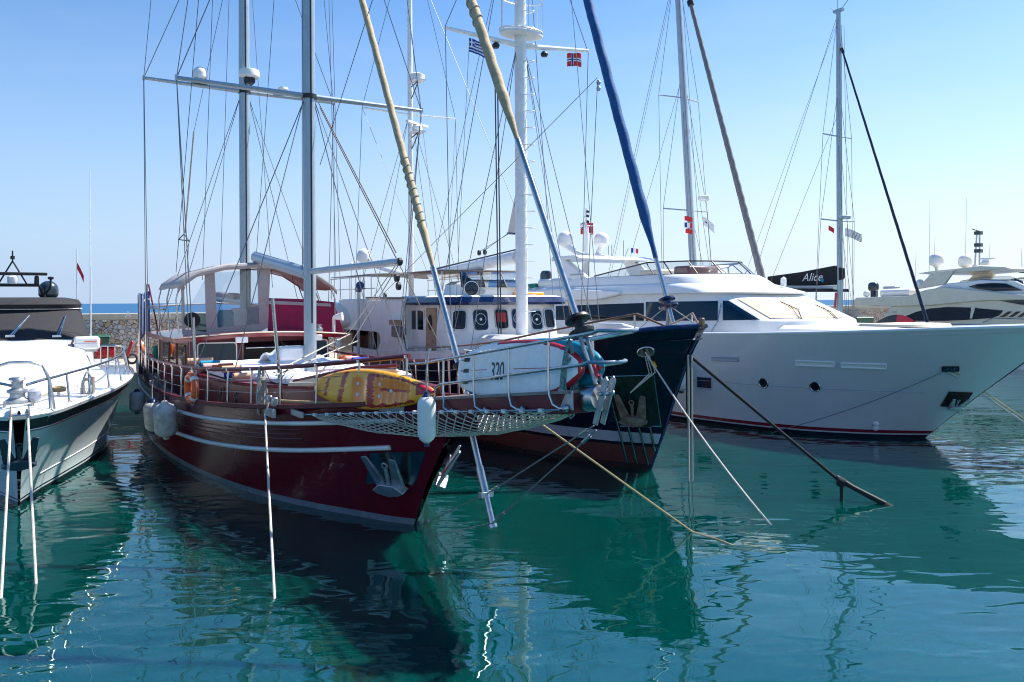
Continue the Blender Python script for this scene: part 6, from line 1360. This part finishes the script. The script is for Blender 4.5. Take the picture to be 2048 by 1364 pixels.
for s in (1, -1): MB().grid([[Vector((p.x, s * p.y, p.z)) for p in r] for r in (sm, sb_)]).build('flybridge_screen', 'smoked_screen', cy, solid=.01)
for px, py, r, y in ((1873, 535, .43, -1.2), (1931, 537, .42, .6), (1840, 575, .24, -2.2), (1733, 594, .20, -2.2)):
    q = C.at(px, py, y=y); radome(cy, q, r)
    if r > .3: MB().tube([q + Vector((0, 0, .1)), q - Vector((0, 0, .35))], .10, 10).build('dome_post', 'gelcoat_matt', cy)
for px, y1_, y0_ in ((1858, 395, 560), (1931, 395, 525), (1868, 470, 530), (1830, 505, 560), (1978, 488, 520)):
    MB().tube([C.at(px, y0_, y=-1.5), C.at(px + 2, y1_, y=-1.5)], [.02, .008], 6).build('whip_antenna', 'mast_white', cy)
for dx in (-5, 4): MB().tube([C.at(1955 + dx, 530, y=0), C.at(1957 + dx * .6, 462, y=0)], .05, 6).build('mast_rail', 'steel', cy)
for z_ in (466, 490, 502): MB().box(C.at(1957, z_, y=0), (.4, .35, .22)).build('navigation_light', 'outboard_grey', cy, bevel=.03)
MB().tube([C.at(1944, 458, y=0), C.at(1957, 462, y=0)], .03, 6).build('wind_vane', 'black', cy); MB().tube([C.at(1962, 518, y=0), C.at(1990, 517, y=0)], .06, 6).build('radar_bar', 'gelcoat_matt', cy); MB().lathe([(.25, 0), (.3, .1), (.2, .3)], C.at(1972, 530, y=0), (0, 0, 1), 14).build('radar_scanner', 'gelcoat_matt', cy)
MB().tube([C.at(1700 + 0, 650, y=-3.0), C.at(1870, 648, y=-3), C.at(2100, 652, y=-3)], .02, 6).build('side_rail', 'steel', cy); MB().tube([C.at(1965, 646, y=-3.0), C.at(1985, 636, y=-3), C.at(2100, 640, y=-3)], .02, 6).build('side_rail', 'steel', cy)
for px in (1880, 1989, 2060): MB().tube([C.at(px, 648, y=-3.0), C.at(px, 662, y=-3)], .02, 6).build('stanchion', 'steel', cy)
ct = thing('roof_tender', 'small tender with dark outboard on the cream yacht\'s aft upper deck', 'tender', C, C.at(1770, 594, y=-1))
q = C.at(1747, 577, y=-1.5)
MB().ring_loft([[q + Vector((x * k, y * k, z)) for x, y in ((-.28, -.22), (.28, -.22), (.36, 0), (.28, .22), (-.28, .22), (-.36, 0))] for z, k in ((-.18, .8), (0, 1), (.25, 1.), (.4, .7), (.42, .4))]).build('outboard_cowl', 'outboard_grey', ct, bevel=.06)
MB().box(q + Vector((.05, 0, -.5)), (.4, .3, .7)).build('outboard_leg', 'outboard_grey', ct, bevel=.04)
MB().tube([C.at(1765, 587, y=-2), C.at(1820, 585, y=-2), C.at(1835, 586, y=-1.2)], .28, 12).build('inflated_tube', 'gelcoat_matt', ct)
MB().box(C.at(1783, 578, y=-1.5), (.9, .5, .35)).build('console', 'galvanised', ct, bevel=.05)
# a further motor yacht whose hardtop and antenna show past the cream one
E_ = Frame(35.2, 64.0, 32)
ey_ = thing('motor_yacht', 'distant white motor yacht with dark hardtop showing behind the cream yacht', 'yacht', E_)
EH = Hull([(20, .1, .02, 2.8), (16, 1.8, .9, 2.6), (10, 2.8, 2.4, 2.4), (0, 2.8, 2.6, 2.3)], [(0, 18), (2.8, 20)], 8, 1.1); weld(EH.mesh(30, 6).build('hull', 'gelcoat', ey_, smooth=60))
MB().prism([(1, -2.5, 2.3), (16, -2.5, 2.4), (11, -2.5, 4.2), (2, -2.5, 4.4)], (0, 5, 0)).build('saloon', 'gelcoat', ey_, bevel=.1)
MB().prism([(1.5, -2.2, 4.4), (10.5, -2.2, 4.2), (8, -2.2, 5.3), (2, -2.2, 5.3)], (0, 4.4, 0)).build('flybridge', 'gelcoat', ey_, bevel=.1)
P = [E_.at(*q, y=-2.4) for q in ((2017, 541), (2032, 536), (2090, 535), (2090, 548), (2040, 546))]; MB().prism(P, (0, 4.8, 0)).build('hardtop', 'outboard_grey', ey_, bevel=.05)
for x in (3.0, 7.0): MB().box((x, -2.0, 5.9), (.25, .2, 1.4)).build('hardtop_post', 'gelcoat', ey_)
MB().tube([E_.at(2044, 537, y=-1), E_.at(2043, 497, y=-1)], [.03, .01], 6).build('whip_antenna', 'mast_white', ey_)
# ================================================================ two sailing yachts behind the white motor yacht
def sloop(fr, label, mast_px, Ym, rake, r, mmat, spread, hull_l, fore_a, fore_b, fr_r, fmat, z_top, wraps, beam=2.0):
    s_ = thing('sailing_yacht', label, 'sailing yacht', fr)
    SH = Hull([(6.5, .08, .02, 1.7), (4, 1.0, .7, 1.5), (0, beam * .92, 1.5, 1.3), (-5, beam, 1.8, 1.2), (-hull_l, beam * .85, 1.4, 1.25)], [(0, 5.4), (1.7, 6.5)], 6, .9)
    weld(SH.mesh(36, 8).build('hull', 'gelcoat', s_, smooth=60)); SH.deck(.0, .02).build('deck', 'gelcoat_matt', s_)
    MB().ring_loft([ring(2.2, 3, 1.1, -4, 1.3), ring(1.6, 3, .95, -4, 1.85)]).build('coach_roof', 'gelcoat', s_, smooth=40)
    mx = lambda z: -rake * (z - 2) / 15
    MB().tube([(mx(1.3), 0, 1.3), (mx(z_top * .6), 0, z_top * .6), (mx(z_top), 0, z_top)], [r, r, r * .82], 14, flat=.8).build('mast', mmat, s_, smooth=60)
    for zs, w_, sw in spread:
        for s in (-1, 1):
            MB().tube([(mx(zs), s * .05, zs), (mx(zs) - sw, s * w_, zs + .05)], .035, 8).build('spreader', mmat, s_)
            wire(s_, (mx(zs) - sw, s * w_, zs + .05), (-.4, s * beam * .88, 1.3), r=.012)
            wire(s_, (mx(zs) - sw, s * w_, zs + .05), (mx(min(z_top, zs + 7)), s * .06, min(z_top - .1, zs + 7)), r=.012)
            wire(s_, (mx(zs), s * .08, zs - .1), (.8 - .9 * s, s * beam * .88, 1.3), r=.011)
    wire(s_, (mx(z_top), 0, z_top), (-hull_l + .3, .3, 1.4), 'backstay', .013); wire(s_, (mx(z_top) - .1, 0, z_top - .6), (-7.2, 0, 3.9), 'topping_lift', .010)
    wire(s_, (mx(z_top * .72), -.05, z_top * .72), (-5, -beam * .9, 1.3), 'running_backstay', .011)
    for k in (-.3, .25): wire(s_, (mx(z_top) + .25, k * .4, z_top - .8), (.35, k, 1.9), 'halyard', .010, 'wire_dark')
    a, b_ = fr.at(*fore_a, y=0), fr.at(*fore_b, y=0); dz_ = (a - b_).normalized()
    furled(s_, b_ - dz_ * (b_.z - 1.8) / dz_.z, a + dz_ * .3, fr_r, fmat, tail=.45, wraps=wraps)
    MB().tube([a + dz_ * .1, a + dz_ * .35], fr_r * .9, 8).build('halyard_swivel', 'black', s_)
    wire(s_, a, a + dz_ * 6 if a.z > 17 else (mx(z_top - 1.3), 0, z_top - 1.3), 'forestay', .014)
    return s_
D1 = Frame(.2325 * 39, 39.0, 32)
d1 = sloop(D1, 'sailing yacht with pale grey mast and rolled grey headsail behind the white motor yacht', 1395, 39, 1.05, .205, 'mast_alu', ((14.1, 1.35, .35), (8.45, 1.5, .3)), 9, (1383, 14), (1524, 556), .175, 'grey_sail', 21, 30, 2.1)
MB().lathe([(.2, 0), (.28, .05), (.28, .22), (.2, .26)], D1.at(1405, 402, y=0) + Vector((.1, 0, 0)), (0, 0, 1), 16).build('radar_scanner', 'gelcoat_matt', d1)
MB().tube([(-.3, 0, 3.6), (-6.5, 0, 3.9)], .14, 10).build('boom', 'mast_alu', d1)
D2 = Frame(.4118 * 42, 42.0, 32)
d2_ = sloop(D2, 'sailing yacht with blue-grey mast and black boom cover lettered Alice', 1680, 42, 0.0, .17, 'mast_grey', ((12.6, 1.2, .1), (8.15, 1.4, .1)), 8, (1687, 108), (1853, 640), .085, 'navy_sail', 19.2, 14, 1.9)
P = [D2.at(*q, y=-.16) for q in ((1534, 553), (1600, 544), (1668, 531), (1683, 536), (1683, 556), (1671, 570), (1600, 571), (1535, 571))]
MB().prism(P, (0, .32, 0)).build('sail_cover', 'black_canvas', d2_, bevel=.05)
MB().tube([D2.at(1533, 573, y=0), D2.at(1676, 575, y=0)], .11, 10).build('boom', 'gelcoat_matt', d2_)
tc_ = D2.at(1624, 555, y=-.17); SCV = [o for o in bpy.data.objects if o.name.startswith('sail_cover')][-1]
xform(text_mesh('Alice', .62, shear=.32, depth=.004, spacing=1.02), basis((tc_.x, -.172, tc_.z), (1, 0, .0), (0, 0, 1), (0, -1, 0))).build('cover_lettering', 'white_cloth', SCV, smooth=0)
dq = D2.at(1645, 561, y=-.172); MB().prism([dq + Vector((x, 0, z)) for x, z in ((-.12, 0), (0, -.12), (.12, .02), (0, .14))], (0, -.005, 0)).build('diamond_emblem', 'aqua_cloth', SCV)
MB().ring_loft([[D2.at(px, py, y=0) + Vector((0, y, z)) for y, z in ((-1.3, -.05), (-1.25, .12), (1.25, .12), (1.3, -.05))] for px, py in ((1548, 583), (1600, 582), (1668, 582))]).build('bimini', 'black_canvas', d2_)
for px in (1560, 1632): MB().tube([D2.at(px, 585, y=-1.2), D2.at(px + 4, 620, y=-1.2)], .025, 6).build('bimini_post', 'steel', d2_)
MB().box((0, 0, 19.25), (.55, .2, .14)).build('masthead', 'mast_grey', d2_); MB().tube([(.2, 0, 19.3), (.75, 0, 19.8)], .014, 5).build('wind_vane', 'black', d2_); MB().tube([(-.05, 0, 19.3), (-.05, 0, 20.6)], .012, 5).build('whip_antenna', 'wire_dark', d2_); MB().tube([(-.2, 0, 19.3), (-.5, 0, 19.55)], .014, 5).build('anemometer', 'black', d2_)
MB().lathe([(.25, 0), (.3, .04), (.3, .14), (.25, .17)], D2.at(1690, 438, y=0) + Vector((0, 0, 0)), (0, 0, 1), 14).build('radar_scanner', 'mast_grey', d2_)
MB().tube([D2.at(1672, 585, y=-.3), D2.at(1670, 615, y=-.3)], .06, 6).build('furled_flag', 'red', d2_)
# little flags
h = D1.at(1369, 432, y=-1.2); flag(D1, h, (.8, .5, -.2), .22, .42, lambda u, v: 0, ('red_cloth',), 'top red pennant on the flag halyard of the pale grey mast', 0, 1, .04)
h = D1.at(1369, 445, y=-1.2); flag(D1, h, (.8, .5, -.1), .24, .40, p_french, ('blue_cloth', 'white_cloth', 'red_cloth'), 'French tricolour between two red pennants on the flag halyard', 0, 1, .04)
h = D1.at(1371, 457, y=-1.2); flag(D1, h, (.8, .5, -.2), .22, .38, lambda u, v: 0, ('red_cloth',), 'lower red pennant below the French tricolour', 0, 1, .04)
h = D1.at(1406, 433, y=1.4); flag(D1, h, (.7, .3, -.55), .42, .80, lambda u, v: 1 if .2 < u < .35 and .4 < v < .6 else 0, ('white_cloth', 'black'), 'white flag with small dark emblem right of the pale grey mast', 0, 1.2, .06)
h = D2.at(1690, 456, y=1.4); flag(D2, h, (.8, .3, -.35), .45, 1.0, lambda u, v: 1 if u > .35 and int(u * 17 + v * 3) % 3 == 0 else 0, ('white_cloth', 'rope_grey'), 'white patterned flag right of the blue-grey Alice mast', 0, 1.2, .06)
h = D2.at(1657, 451, y=-1.3); flag(D2, h, (.8, .3, -.5), .25, .35, lambda u, v: 0, ('red_cloth',), 'tiny red pennant left of the blue-grey Alice mast', 0, 1, .03)
fp = Y_.at(1268, 500, y=2.4)
flag(Y_, Y_.at(1262, 496, y=2.4), (.8, .3, -.1), .22, .40, p_french, ('blue_cloth', 'white_cloth', 'red_cloth'), 'small French flag on a raked pole behind the blue furled sail', 0, 1, .02, pole=(Y_.at(1234, 556, y=2.4), Y_.at(1257, 495, y=2.4), .02, 'mast_grey'))
